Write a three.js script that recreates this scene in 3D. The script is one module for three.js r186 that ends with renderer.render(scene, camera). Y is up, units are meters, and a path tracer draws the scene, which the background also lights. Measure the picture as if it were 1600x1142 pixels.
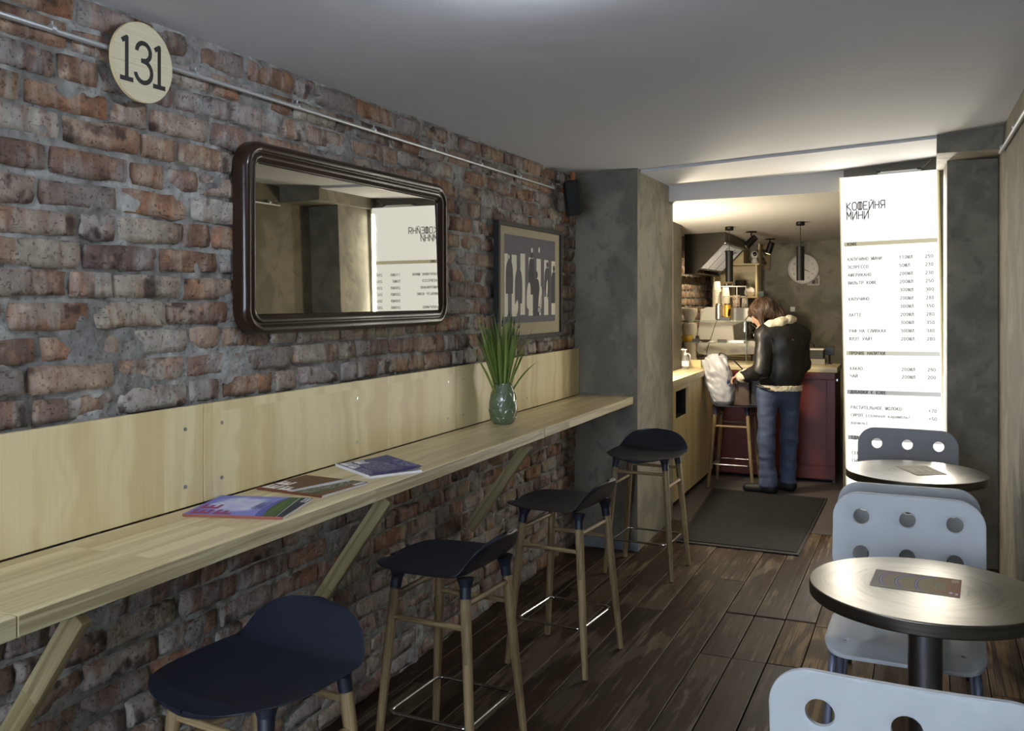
import * as THREE from 'three';
import { RoundedBoxGeometry } from 'three/addons/geometries/RoundedBoxGeometry.js';
import { mergeGeometries, mergeVertices, toCreasedNormals } from 'three/addons/utils/BufferGeometryUtils.js';
import { TessellateModifier } from 'three/addons/modifiers/TessellateModifier.js';
import { RectAreaLightUniformsLib } from 'three/addons/lights/RectAreaLightUniformsLib.js';

// ---------------------------------------------------------------- camera, sky, lights, exposure
const scene = new THREE.Scene();
const FOCAL = 1440, YAW = Math.atan(620 / FOCAL), EYE = 1.55;
const camera = new THREE.PerspectiveCamera(2 * Math.atan(571 / FOCAL) * 180 / Math.PI, 1600 / 1142, 0.05, 60);
camera.position.set(0, EYE, 0);
camera.rotation.set(0, YAW, 0);
camera.setViewOffset(1600, 1142, 0, 104, 1600, 1142);       // shifted lens: horizon at row 467
scene.add(camera);

const renderer = new THREE.WebGLRenderer({ antialias: true });
renderer.toneMapping = THREE.LinearToneMapping;
renderer.toneMappingExposure = 1.0;
renderer.shadowMap.enabled = true;
renderer.shadowMap.type = THREE.PCFSoftShadowMap;
RectAreaLightUniformsLib.init();

const SKY = 17.0;                                            // overcast daylight outside the shop window behind the camera
scene.background = new THREE.Color().setRGB(0.74, 0.84, 1.0);
scene.backgroundIntensity = SKY;
const MENU_GLOW = 1.3, MENU_TINT = [1.0, 0.94, 0.80];       // the lit menu box
const WARM = [1.0, 0.76, 0.48];                             // bar lamps
const MIRROR_TILT = -0.020, MIRROR_YAW = 0.0;
const PENDANT = 0.4, SPOTS = 1.0, SCONCE = 6.5;

function addLight(l, parent = scene) { l.castShadow = true; if (l.shadow && l.shadow.mapSize) l.shadow.mapSize.set(1024, 1024); parent.add(l); return l; }

// ---------------------------------------------------------------- helpers
const V = (x, y, z) => new THREE.Vector3(x, y, z);
function rng(seed) { let s = seed >>> 0; return () => { s = (s + 0x6d2b79f5) | 0; let t = Math.imul(s ^ (s >>> 15), 1 | s); t = (t + Math.imul(t ^ (t >>> 7), 61 | t)) ^ t; return ((t ^ (t >>> 14)) >>> 0) / 4294967296; }; }
function hash(x, y, s) { let h = Math.imul(x | 0, 374761393) ^ Math.imul(y | 0, 668265263) ^ Math.imul(s | 0, 1274126177); h = Math.imul(h ^ (h >>> 13), 1274126177); h ^= h >>> 16; return (h >>> 0) / 4294967296; }
const mod = (a, n) => ((a % n) + n) % n;
// value noise, periodic with px, py cells
function vn(x, y, px, py, s) {
  const ix = Math.floor(x), iy = Math.floor(y); let fx = x - ix, fy = y - iy;
  fx = fx * fx * (3 - 2 * fx); fy = fy * fy * (3 - 2 * fy);
  const x0 = mod(ix, px), x1 = mod(ix + 1, px), y0 = mod(iy, py), y1 = mod(iy + 1, py);
  const a = hash(x0, y0, s), b = hash(x1, y0, s), c = hash(x0, y1, s), d = hash(x1, y1, s);
  return a + (b - a) * fx + (c - a) * fy + (a - b - c + d) * fx * fy;
}
function fbm(x, y, px, py, s, oct = 4) { let t = 0, a = 0.5, n = 0; for (let i = 0; i < oct; i++) { t += a * vn(x, y, px, py, s + i * 17); n += a; a *= 0.5; x *= 2; y *= 2; px *= 2; py *= 2; } return t / n; }
const clamp = (x, a = 0, b = 1) => Math.min(b, Math.max(a, x));
const sstep = (a, b, x) => { const t = clamp((x - a) / (b - a)); return t * t * (3 - 2 * t); };
const mix = (a, b, t) => a + (b - a) * t;
const mix3 = (a, b, t) => [mix(a[0], b[0], t), mix(a[1], b[1], t), mix(a[2], b[2], t)];
// 3-D value noise in [-1, 1]
function n3(x, y, z, s = 1) {
  const ix = Math.floor(x), iy = Math.floor(y), iz = Math.floor(z); let fx = x - ix, fy = y - iy, fz = z - iz;
  fx = fx * fx * (3 - 2 * fx); fy = fy * fy * (3 - 2 * fy); fz = fz * fz * (3 - 2 * fz);
  const L = (k) => { const q = s + (iz + k) * 131; const a = hash(ix, iy, q), b = hash(ix + 1, iy, q), c = hash(ix, iy + 1, q), d = hash(ix + 1, iy + 1, q); return a + (b - a) * fx + (c - a) * fy + (a - b - c + d) * fx * fy; };
  const a = L(0), b = L(1); return (a + (b - a) * fz) * 2 - 1;
}

// textures: fn(u, v) with u, v in 0..1 gives sRGB 0..255 (colour) or one number 0..1 (data)
function colorTex(w, h, fn, ru = 1, rv = 1) {
  const d = new Uint8Array(w * h * 4);
  for (let y = 0, i = 0; y < h; y++) for (let x = 0; x < w; x++, i += 4) { const c = fn((x + 0.5) / w, (y + 0.5) / h); d[i] = clamp(c[0], 0, 255); d[i + 1] = clamp(c[1], 0, 255); d[i + 2] = clamp(c[2], 0, 255); d[i + 3] = 255; }
  return finish(new THREE.DataTexture(d, w, h, THREE.RGBAFormat), true, ru, rv);
}
function dataTex(w, h, fn, ru = 1, rv = 1) {
  const d = new Uint8Array(w * h * 4);
  for (let y = 0, i = 0; y < h; y++) for (let x = 0; x < w; x++, i += 4) { const c = clamp(fn((x + 0.5) / w, (y + 0.5) / h)) * 255; d[i] = d[i + 1] = d[i + 2] = c; d[i + 3] = 255; }
  return finish(new THREE.DataTexture(d, w, h, THREE.RGBAFormat), false, ru, rv);
}
function finish(t, srgb, ru, rv) {
  t.wrapS = t.wrapT = THREE.RepeatWrapping; t.magFilter = THREE.LinearFilter; t.minFilter = THREE.LinearMipmapLinearFilter; t.generateMipmaps = true;
  if (srgb) t.colorSpace = THREE.SRGBColorSpace; t.repeat.set(ru, rv); t.needsUpdate = true; return t;
}
function canvasTex(w, h, draw, flat = true) {
  const c = document.createElement('canvas'); c.width = w; c.height = h; const g = c.getContext('2d'); draw(g, w, h);
  const t = new THREE.CanvasTexture(c); t.colorSpace = THREE.SRGBColorSpace; if (flat) t.wrapS = t.wrapT = THREE.ClampToEdgeWrapping; return t;
}
const mat = (color, roughness = 0.6, o = {}) => { const { physical, ...rest } = o; return new (physical ? THREE.MeshPhysicalMaterial : THREE.MeshStandardMaterial)({ color, roughness, metalness: 0, ...rest }); };

// ---- naming and parenting
const used = {};
function numbered(name) { const n = used[name] = (used[name] ?? -1) + 1; return n ? name + '_' + String(n).padStart(3, '0') : name; }
function shadows(o) { o.castShadow = o.receiveShadow = true; return o; }
function tag(o, label, category, group) { o.userData.label = label; o.userData.category = category; if (group) o.userData.group = group; return o; }
function thing(name, label, category, pos = [0, 0, 0], turn = 0, group) {
  const o = new THREE.Group(); o.name = numbered(name); o.position.set(...pos); o.rotation.y = turn; scene.add(o); return tag(o, label, category, group);
}
function part(name, geo, m, parent, label) { const o = shadows(new THREE.Mesh(geo, m)); o.name = name; if (label) o.userData.label = label; parent.add(o); return o; }
function solo(name, geo, m, label, category, group) { const o = shadows(new THREE.Mesh(geo, m)); o.name = numbered(name); scene.add(o); return tag(o, label, category, group); }
function struct(name, geo, m) { const o = geo ? shadows(new THREE.Mesh(geo, m)) : new THREE.Group(); o.name = numbered(name); o.userData.kind = 'structure'; scene.add(o); return o; }
function copyOf(src, pos, turn, label) { const o = src.clone(); o.name = numbered(src.name.replace(/_\d{3}$/, '')); o.userData = { ...src.userData }; if (label) o.userData.label = label; o.position.set(...pos); o.rotation.y = turn; scene.add(o); return o; }

// ---- geometry
const AX = { x: 0, y: 1, z: 2 };
function flatUV(geo, pick) {                                 // uv in metres, chosen per triangle from the dominant axis of its normal
  const g = geo.index ? geo.toNonIndexed() : geo, p = g.attributes.position, uv = new Float32Array(p.count * 2), a = V(), b = V(), c = V(), n = V();
  for (let i = 0; i < p.count; i += 3) {
    a.fromBufferAttribute(p, i); b.fromBufferAttribute(p, i + 1); c.fromBufferAttribute(p, i + 2); n.copy(b).sub(a).cross(c.clone().sub(a));
    const q = [Math.abs(n.x), Math.abs(n.y), Math.abs(n.z)], d = q[0] >= q[1] && q[0] >= q[2] ? 0 : q[1] >= q[2] ? 1 : 2;
    [a, b, c].forEach((w, k) => { const r = pick(d, [w.x, w.y, w.z]); uv[(i + k) * 2] = r[0]; uv[(i + k) * 2 + 1] = r[1]; });
  }
  g.setAttribute('uv', new THREE.BufferAttribute(uv, 2)); return g;
}
const boxUV = (geo, ox = 0, oy = 0) => flatUV(geo, (d, p) => d === 0 ? [p[2] + ox, p[1] + oy] : d === 1 ? [p[0] + ox, p[2] + oy] : [p[0] + ox, p[1] + oy]);
function grainUV(geo, axis, ou = 0, ov = 0) { const k = AX[axis]; return flatUV(geo, (d, p) => { if (d === k) { const o = [0, 1, 2].filter((i) => i !== k); return [p[o[0]] * 0.3 + ou, p[o[1]] + ov]; } const o = 3 - d - k; return [p[k] + ou, p[o] + ov]; }); }
function rbox(w, h, d, r = 0.003, x = 0, y = 0, z = 0, seg = 1) { const g = new RoundedBoxGeometry(w, h, d, seg, Math.min(r, w / 2.01, h / 2.01, d / 2.01)); g.translate(x, y, z); return g; }
function span(x0, x1, y0, y1, z0, z1, r = 0.003, seg = 1) { return rbox(Math.abs(x1 - x0), Math.abs(y1 - y0), Math.abs(z1 - z0), r, (x0 + x1) / 2, (y0 + y1) / 2, (z0 + z1) / 2, seg); }
function rod(p0, p1, r0, r1 = r0, seg = 14) {                // tapered round bar between two points
  const d = p1.clone().sub(p0), g = new THREE.CylinderGeometry(r1, r0, d.length(), seg, 1); g.applyQuaternion(new THREE.Quaternion().setFromUnitVectors(V(0, 1, 0), d.clone().normalize()));
  g.translate((p0.x + p1.x) / 2, (p0.y + p1.y) / 2, (p0.z + p1.z) / 2); return g;
}
function tube(points, r, seg = 40, rad = 8, closed = false, tension = 0.5) { return new THREE.TubeGeometry(new THREE.CatmullRomCurve3(points, closed, 'centripetal', tension), seg, r, rad, closed); }
function roundedPath(pts, r, closed = false) {               // polyline with rounded corners, as a CurvePath-sampled list
  const out = [], n = pts.length;
  for (let i = 0; i < n; i++) {
    if (!closed && (i === 0 || i === n - 1)) { out.push(pts[i]); continue; }
    const p = pts[i], a = pts[mod(i - 1, n)], b = pts[mod(i + 1, n)], da = a.clone().sub(p), db = b.clone().sub(p), ra = Math.min(r, da.length() * 0.48), rb = Math.min(r, db.length() * 0.48);
    const s = p.clone().add(da.setLength(ra)), e = p.clone().add(db.setLength(rb));
    for (let k = 0; k <= 5; k++) { const t = k / 5; out.push(s.clone().multiplyScalar((1 - t) ** 2).add(p.clone().multiplyScalar(2 * t * (1 - t))).add(e.clone().multiplyScalar(t * t))); }
  }
  return out;
}
function polyTube(pts, r, rad = 8, closed = false) {         // tube that keeps straight runs straight
  const path = new THREE.CurvePath(); for (let i = 0; i < pts.length - 1; i++) path.add(new THREE.LineCurve3(pts[i], pts[i + 1])); if (closed) path.add(new THREE.LineCurve3(pts[pts.length - 1], pts[0]));
  return new THREE.TubeGeometry(path, Math.max(20, pts.length * 2), r, rad, closed);
}
function lathe(pts, seg = 32) { return new THREE.LatheGeometry(pts.map((p) => new THREE.Vector2(p[0], p[1])), seg); }
function prism(poly, y0, y1) {                               // vertical prism over a plan polygon [[x, z], ...]; y1 may be a function of (x, z)
  const f = (y, x, z) => typeof y === 'function' ? y(x, z) : y, tri = THREE.ShapeUtils.triangulateShape(poly.map((p) => new THREE.Vector2(p[0], p[1])), []), pos = [];
  const put = (i, y) => pos.push(poly[i][0], f(y, poly[i][0], poly[i][1]), poly[i][1]);
  const area = poly.reduce((s, p, i) => { const q = poly[(i + 1) % poly.length]; return s + p[0] * q[1] - q[0] * p[1]; }, 0), flip = area > 0;
  for (const t of tri) { const o = flip ? t : [t[0], t[2], t[1]]; o.slice().reverse().forEach((i) => put(i, y1)); o.forEach((i) => put(i, y0)); }
  for (let i = 0; i < poly.length; i++) { const j = (i + 1) % poly.length, a = flip ? i : j, b = flip ? j : i; put(a, y0); put(a, y1); put(b, y1); put(a, y0); put(b, y1); put(b, y0); }
  const g = new THREE.BufferGeometry(); g.setAttribute('position', new THREE.Float32BufferAttribute(pos, 3)); g.setAttribute('uv', new THREE.Float32BufferAttribute(new Float32Array(pos.length / 3 * 2), 2)); g.computeVertexNormals(); return boxUV(g);
}
function join(list) { return mergeGeometries(list.map((g) => { const q = g.index ? g.toNonIndexed() : g.clone(); for (const k of Object.keys(q.attributes)) if (!['position', 'normal', 'uv'].includes(k)) q.deleteAttribute(k); if (!q.attributes.uv) q.setAttribute('uv', new THREE.Float32BufferAttribute(new Float32Array(q.attributes.position.count * 2), 2)); return q; })); }
function smooth(geo, tol = 1e-4) { const g = geo.clone(); g.deleteAttribute('normal'); g.deleteAttribute('uv'); const m = mergeVertices(g, tol); m.computeVertexNormals(); return m; }
function extrude(shape, depth, bevel = 0, seg = 2, curve = 12) { return new THREE.ExtrudeGeometry(shape, { depth: depth - 2 * bevel, bevelEnabled: bevel > 0, bevelThickness: bevel, bevelSize: bevel, bevelOffset: -bevel, bevelSegments: seg, curveSegments: curve }).translate(0, 0, bevel); }
function rrect(w, h, r, cx = 0, cy = 0) { const s = new THREE.Shape(), x = cx - w / 2, y = cy - h / 2; s.moveTo(x + r, y); s.lineTo(x + w - r, y); s.absarc(x + w - r, y + r, r, -Math.PI / 2, 0); s.lineTo(x + w, y + h - r); s.absarc(x + w - r, y + h - r, r, 0, Math.PI / 2); s.lineTo(x + r, y + h); s.absarc(x + r, y + h - r, r, Math.PI / 2, Math.PI); s.lineTo(x, y + r); s.absarc(x + r, y + r, r, Math.PI, 1.5 * Math.PI); return s; }
function poly2(pts) { const s = new THREE.Shape(); pts.forEach((p, i) => i ? s.lineTo(p[0], p[1]) : s.moveTo(p[0], p[1])); s.closePath(); return s; }
function grid(nu, nv, f, closedU = false) {                  // surface from f(u, v) -> Vector3
  const pos = [], uv = [], idx = []; for (let j = 0; j <= nv; j++) for (let i = 0; i <= nu; i++) { const p = f(i / nu, j / nv); pos.push(p.x, p.y, p.z); uv.push(i / nu, j / nv); }
  for (let j = 0; j < nv; j++) for (let i = 0; i < nu; i++) { const a = j * (nu + 1) + i, b = a + 1, c = a + nu + 1, d = c + 1; idx.push(a, b, d, a, d, c); }
  const g = new THREE.BufferGeometry(); g.setAttribute('position', new THREE.Float32BufferAttribute(pos, 3)); g.setAttribute('uv', new THREE.Float32BufferAttribute(uv, 2)); g.setIndex(idx); g.computeVertexNormals(); return g;
}
function nets(f, lo, hi, cell) {                             // surface nets over a signed distance f(x, y, z) < 0 inside
  const n = [0, 1, 2].map((k) => Math.ceil((hi[k] - lo[k]) / cell) + 1), [nx, ny, nz] = n, D = new Float32Array(nx * ny * nz), id = new Int32Array(nx * ny * nz).fill(-1), pos = [], idx = [];
  const at = (i, j, k) => (k * ny + j) * nx + i;
  for (let k = 0; k < nz; k++) for (let j = 0; j < ny; j++) for (let i = 0; i < nx; i++) D[at(i, j, k)] = f(lo[0] + i * cell, lo[1] + j * cell, lo[2] + k * cell);
  for (let k = 0; k < nz - 1; k++) for (let j = 0; j < ny - 1; j++) for (let i = 0; i < nx - 1; i++) {
    let c = 0, sx = 0, sy = 0, sz = 0;
    for (let e = 0; e < 12; e++) {
      const ax = e >> 2, o = e & 3, b = [0, 0, 0]; b[(ax + 1) % 3] = o & 1; b[(ax + 2) % 3] = o >> 1; const d = [b[0], b[1], b[2]]; d[ax] = 1;
      const p = D[at(i + b[0], j + b[1], k + b[2])], q = D[at(i + d[0], j + d[1], k + d[2])];
      if ((p < 0) !== (q < 0)) { const t = p / (p - q); c++; sx += i + b[0] + (d[0] - b[0]) * t; sy += j + b[1] + (d[1] - b[1]) * t; sz += k + b[2] + (d[2] - b[2]) * t; }
    }
    if (c) { id[at(i, j, k)] = pos.length / 3; pos.push(lo[0] + sx / c * cell, lo[1] + sy / c * cell, lo[2] + sz / c * cell); }
  }
  for (let k = 1; k < nz - 1; k++) for (let j = 1; j < ny - 1; j++) for (let i = 1; i < nx - 1; i++) {
    const s = D[at(i, j, k)] < 0;
    const quad = (a, b, c, d, flip) => { if (a < 0 || b < 0 || c < 0 || d < 0) return; flip ? idx.push(a, c, b, a, d, c) : idx.push(a, b, c, a, c, d); };
    if (s !== (D[at(i + 1, j, k)] < 0)) quad(id[at(i, j - 1, k - 1)], id[at(i, j, k - 1)], id[at(i, j, k)], id[at(i, j - 1, k)], !s);
    if (s !== (D[at(i, j + 1, k)] < 0)) quad(id[at(i - 1, j, k - 1)], id[at(i - 1, j, k)], id[at(i, j, k)], id[at(i, j, k - 1)], !s);
    if (s !== (D[at(i, j, k + 1)] < 0)) quad(id[at(i - 1, j - 1, k)], id[at(i, j - 1, k)], id[at(i, j, k)], id[at(i - 1, j, k)], !s);
  }
  const g = new THREE.BufferGeometry(); g.setAttribute('position', new THREE.Float32BufferAttribute(pos, 3)); g.setIndex(idx); g.computeVertexNormals(); return g;
}
const smin = (a, b, k) => { const h = Math.max(k - Math.abs(a - b), 0) / k; return Math.min(a, b) - h * h * k * 0.25; };
function cap(p, a, b, ra, rb) {                              // distance to a tapered capsule
  const dx = b.x - a.x, dy = b.y - a.y, dz = b.z - a.z, px = p[0] - a.x, py = p[1] - a.y, pz = p[2] - a.z, t = clamp((px * dx + py * dy + pz * dz) / (dx * dx + dy * dy + dz * dz + 1e-9));
  return Math.hypot(px - dx * t, py - dy * t, pz - dz * t) - (ra + (rb - ra) * t);
}
const ell = (p, c, r) => { const x = (p[0] - c.x) / r[0], y = (p[1] - c.y) / r[1], z = (p[2] - c.z) / r[2], q = Math.hypot(x, y, z); return (q - 1) * Math.min(r[0], r[1], r[2]); };
// ceilings slope a little: height over a plan point
const ceilY = (x) => 2.325 + 0.0645 * (x + 1.935);
const barY = (x, z) => 2.268 + 0.04 * (x + 0.4) + 0.0235 * (z + 6.45);
// ---------------------------------------------------------------- materials of the room
const R1 = rng(11);
const brickMap = colorTex(1024, 1024, (u, v) => {
  const f = fbm(u * 6, v * 6, 6, 6, 1, 5), g = fbm(u * 40, v * 40, 40, 40, 2, 3), w = fbm(u * 9 + 0.3 * f, v * 7, 9, 7, 3, 4), drip = fbm(u * 60, v * 9, 60, 9, 4, 3), pit = vn(u * 150, v * 150, 150, 150, 5);
  let c = mix3([150, 120, 102], [118, 98, 86], sstep(0.3, 0.7, f)); c = mix3(c, [172, 138, 108], sstep(0.56, 0.8, g) * 0.5); c = mix3(c, [140, 100, 68], sstep(0.6, 0.75, fbm(u * 5, v * 5, 5, 5, 13, 3)) * 0.45);
  c = mix3(c, [170, 166, 158], sstep(0.37, 0.59, w * 0.65 + drip * 0.35) * 0.8);
  c = mix3(c, [62, 50, 44], sstep(0.66, 0.82, fbm(u * 14, v * 14, 14, 14, 6, 4)) * 0.8);
  const k = 0.86 + 0.28 * g - (pit > 0.87 ? 0.28 : 0); return [c[0] * k, c[1] * k, c[2] * k];
});
const roughBump = dataTex(1024, 1024, (u, v) => 0.5 * fbm(u * 14, v * 14, 14, 14, 7, 5) + 0.5 * fbm(u * 60, v * 60, 60, 60, 8, 3) - (vn(u * 120, v * 120, 120, 120, 9) > 0.86 ? 0.25 : 0));
const brickTints = [[0.70, 0.69, 0.72], [0.76, 0.69, 0.64], [0.78, 0.76, 0.69], [0.52, 0.50, 0.50], [0.85, 0.87, 0.87], [0.77, 0.64, 0.54], [0.64, 0.63, 0.67]];
const brickMats = brickTints.map((c) => new THREE.MeshStandardMaterial({ map: brickMap, color: new THREE.Color().setRGB(...c.map((x) => x * 1.08)), roughness: 0.95, bumpMap: roughBump, bumpScale: 0.01 }));
const mortarMat = new THREE.MeshStandardMaterial({ color: new THREE.Color().setRGB(0.82, 0.82, 0.82), roughness: 1, bumpMap: roughBump, bumpScale: 0.012, map: colorTex(512, 512, (u, v) => {
  const f = fbm(u * 8, v * 8, 8, 8, 21, 5), g = fbm(u * 50, v * 50, 50, 50, 22, 2); let c = mix3([128, 127, 122], [168, 168, 163], sstep(0.3, 0.7, f)); c = mix3(c, [96, 88, 80], sstep(0.6, 0.8, fbm(u * 11, v * 11, 11, 11, 23, 4)) * 0.7); const k = 0.85 + 0.3 * g; return c.map((x) => x * k); }) });
const concreteMap = colorTex(1024, 1024, (u, v) => {
  const wx = fbm(u * 4, v * 4, 4, 4, 31, 4), wy = fbm(u * 4, v * 4, 4, 4, 32, 4), f = fbm(u * 6 + wx * 1.8, v * 6 + wy * 1.8, 6, 6, 33, 6), s = fbm(u * 26 + wx * 5, v * 26 + wy * 5, 26, 26, 34, 4);
  let c = mix3([104, 101, 90], [130, 126, 111], sstep(0.28, 0.72, f)); c = mix3(c, [82, 79, 70], sstep(0.6, 0.78, s) * 0.35); c = mix3(c, [146, 141, 124], sstep(0.66, 0.8, fbm(u * 18, v * 18, 18, 18, 35, 4)) * 0.35); return c; });
const concreteBump = dataTex(512, 512, (u, v) => fbm(u * 12, v * 12, 12, 12, 36, 6));
concreteMap.repeat.set(0.8, 0.8);
const concrete = new THREE.MeshStandardMaterial({ map: concreteMap, roughness: 0.72, bumpMap: concreteBump, bumpScale: 0.004 });
const concreteDark = new THREE.MeshStandardMaterial({ map: concreteMap, color: new THREE.Color().setRGB(0.8, 0.8, 0.82), roughness: 0.7, bumpMap: concreteBump, bumpScale: 0.004 });
const paintBump = dataTex(512, 512, (u, v) => fbm(u * 5, v * 5, 5, 5, 41, 4)); paintBump.repeat.set(0.5, 0.5);
const ceilingPaint = new THREE.MeshStandardMaterial({ color: 0xc6c7ca, roughness: 0.85, bumpMap: paintBump, bumpScale: 0.01 });
const beamPaint = mat(0xc4c3c2, 0.8);

// plank floor: worn brown paint over pine; u runs across the boards, v along
const plankMap = colorTex(1400, 2048, (u, v) => {
  const lane = Math.floor(u * 14), e = u * 14 - lane, edge = Math.min(e, 1 - e), lj = hash(lane, 3, 50);
  const grain = fbm(u * 14 * 9 + 0.8 * fbm(u * 28, v * 10, 28, 10, 51, 3), v * 5 + lj * 7, 126, 5, 52, 4), fine = fbm(u * 420, v * 22, 420, 22, 53, 3);
  let c = mix3([42, 29, 19], [54, 37, 23], sstep(0.3, 0.75, grain)); c = mix3(c, [31, 23, 16], sstep(0.55, 0.75, fine) * 0.5);
  const wear = fbm(u * 16, v * 12, 16, 12, 54, 5), scr = fbm(u * 150, v * 16, 150, 16, 55, 3), sp = fbm(u * 40, v * 40, 40, 40, 56, 3);
  const w = clamp(sstep(0.525, 0.60, wear * 0.70 + scr * 0.30) * 0.62 + sstep(0.60, 0.70, scr) * 0.45 * sstep(0.4, 0.6, sp) + sstep(0.06, 0.015, edge) * (0.35 + 0.5 * sstep(0.35, 0.6, sp)));
  c = mix3(c, mix3([122, 113, 100], [98, 84, 64], grain), w * 0.75);
  const k = 0.93 + 0.14 * lj; return c.map((x) => x * k);
});
const plankBump = dataTex(1024, 1024, (u, v) => 0.6 * fbm(u * 126, v * 6, 126, 6, 61, 4) + 0.4 * fbm(u * 20, v * 14, 20, 14, 62, 4));
const plankRough = dataTex(512, 512, (u, v) => 0.36 + 0.36 * fbm(u * 16, v * 12, 16, 12, 54, 4));
const plankMats = [1, 0.86, 1.12, 0.95].map((k) => new THREE.MeshPhysicalMaterial({ specularIntensity: 0.45, map: plankMap, color: new THREE.Color(k, k, k), roughnessMap: plankRough, roughness: 1, bumpMap: plankBump, bumpScale: 0.0016 }));
const bareMap = colorTex(1024, 1024, (u, v) => {
  const knot = fbm(u * 9, v * 5, 9, 5, 57, 3), ring = vn(u * 60 + knot * 9, v * 3 + knot * 4, 997, 997, 58), fine = fbm(u * 300, v * 14, 300, 14, 59, 3);
  let c = mix3([128, 104, 72], [84, 64, 42], sstep(0.35, 0.75, ring)); c = mix3(c, [46, 34, 24], sstep(0.56, 0.7, fine) * 0.75); c = mix3(c, [58, 43, 30], sstep(0.5, 0.62, fbm(u * 10, v * 9, 10, 9, 60, 4)) * 0.6); return c;
});
const bareMats = [0.9, 1.05].map((k) => new THREE.MeshPhysicalMaterial({ map: bareMap, color: new THREE.Color(k, k, k), roughness: 0.7, specularIntensity: 0.4, bumpMap: plankBump, bumpScale: 0.003 }));
const linoMat = new THREE.MeshStandardMaterial({ color: 0x55504f, roughness: 0.55, bumpMap: concreteBump, bumpScale: 0.001 });
const darkVoid = mat(0x15110d, 1);

// ---------------------------------------------------------------- left brick wall
const WX = -1.932;                                           // face of the bricks
const wallLeft = struct('wall_left', boxUV(new THREE.BoxGeometry(0.34, 2.9, 7.4).translate(-2.14, 1.3, -1.8)), mortarMat);
part('mortar', grid(330, 146, (u, v) => { const z = 0.3 - u * 5.9, y = v * 2.36; return V(-1.9405 + 0.0085 * n3(z * 7, y * 9, 1, 3) + 0.0055 * n3(z * 22, y * 26, 2, 4) + 0.0025 * n3(z * 55, y * 55, 3, 5), y, z); }), mortarMat, wallLeft);
{ const m = wallLeft.children[0].geometry, p = m.attributes.position, uv = m.attributes.uv; for (let i = 0; i < p.count; i++) uv.setXY(i, p.getZ(i), p.getY(i)); if (new THREE.Vector3().fromBufferAttribute(m.attributes.normal, 500).x < 0) { const ix = m.index.array; for (let i = 0; i < ix.length; i += 3) { const t = ix[i]; ix[i] = ix[i + 1]; ix[i + 1] = t; } m.computeVertexNormals(); } }
function brickGeo(w, h, seed, y0, z0, na = [-1, -0.95, -0.6, -0.2, 0.2, 0.6, 0.95, 1], nb = [-1, -0.86, -0.3, 0.3, 0.86, 1]) {
  const r = rng(seed), ph = r() * 100, tilt = (r() - 0.5) * 0.006, push = (r() - 0.5) * 0.008, ou = r() * 9, ov = r() * 9, broken = r() < 0.22 ? Math.floor(r() * 4) : -1, pos = [], uv = [], idx = [];
  for (let j = 0; j < nb.length; j++) for (let i = 0; i < na.length; i++) {
    let a = na[i], b = nb[j]; const rim = i === 0 || j === 0 || i === na.length - 1 || j === nb.length - 1, c = Math.abs(a) ** 6 * Math.abs(b) ** 5;
    let z = a * w / 2 * (1 - 0.035 * c), y = b * h / 2 * (1 - 0.09 * c);
    z += 0.006 * n3(y * 30 + ph, a * 2, ph, 5) * Math.abs(a); y += 0.006 * n3(z * 16 + ph, b * 3, ph, 6) * Math.abs(b);
    let x = WX + push + tilt * b + 0.0045 * n3(z * 22, y * 22, ph, 7) + 0.003 * n3(z * 60, y * 60, ph, 8) - 0.004 * (a * a * b * b);
    if (broken >= 0) { const q = (broken & 1 ? a : -a) + (broken & 2 ? b : -b); x -= 0.022 * sstep(0.7, 1.5, q + 0.3 * n3(z * 40, y * 40, ph, 9)); }
    if (rim) x = WX - 0.034;
    pos.push(x, y0 + y, z0 + z); uv.push(z0 + z + ou, y0 + y + ov);
  }
  const n = na.length; for (let j = 0; j < nb.length - 1; j++) for (let i = 0; i < n - 1; i++) { const q = j * n + i; idx.push(q, q + n, q + n + 1, q, q + n + 1, q + 1); }
  const g = new THREE.BufferGeometry(); g.setAttribute('position', new THREE.Float32BufferAttribute(pos, 3)); g.setAttribute('uv', new THREE.Float32BufferAttribute(uv, 2)); g.setIndex(idx); g.computeVertexNormals(); return g;
}
const bricks = [];
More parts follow.
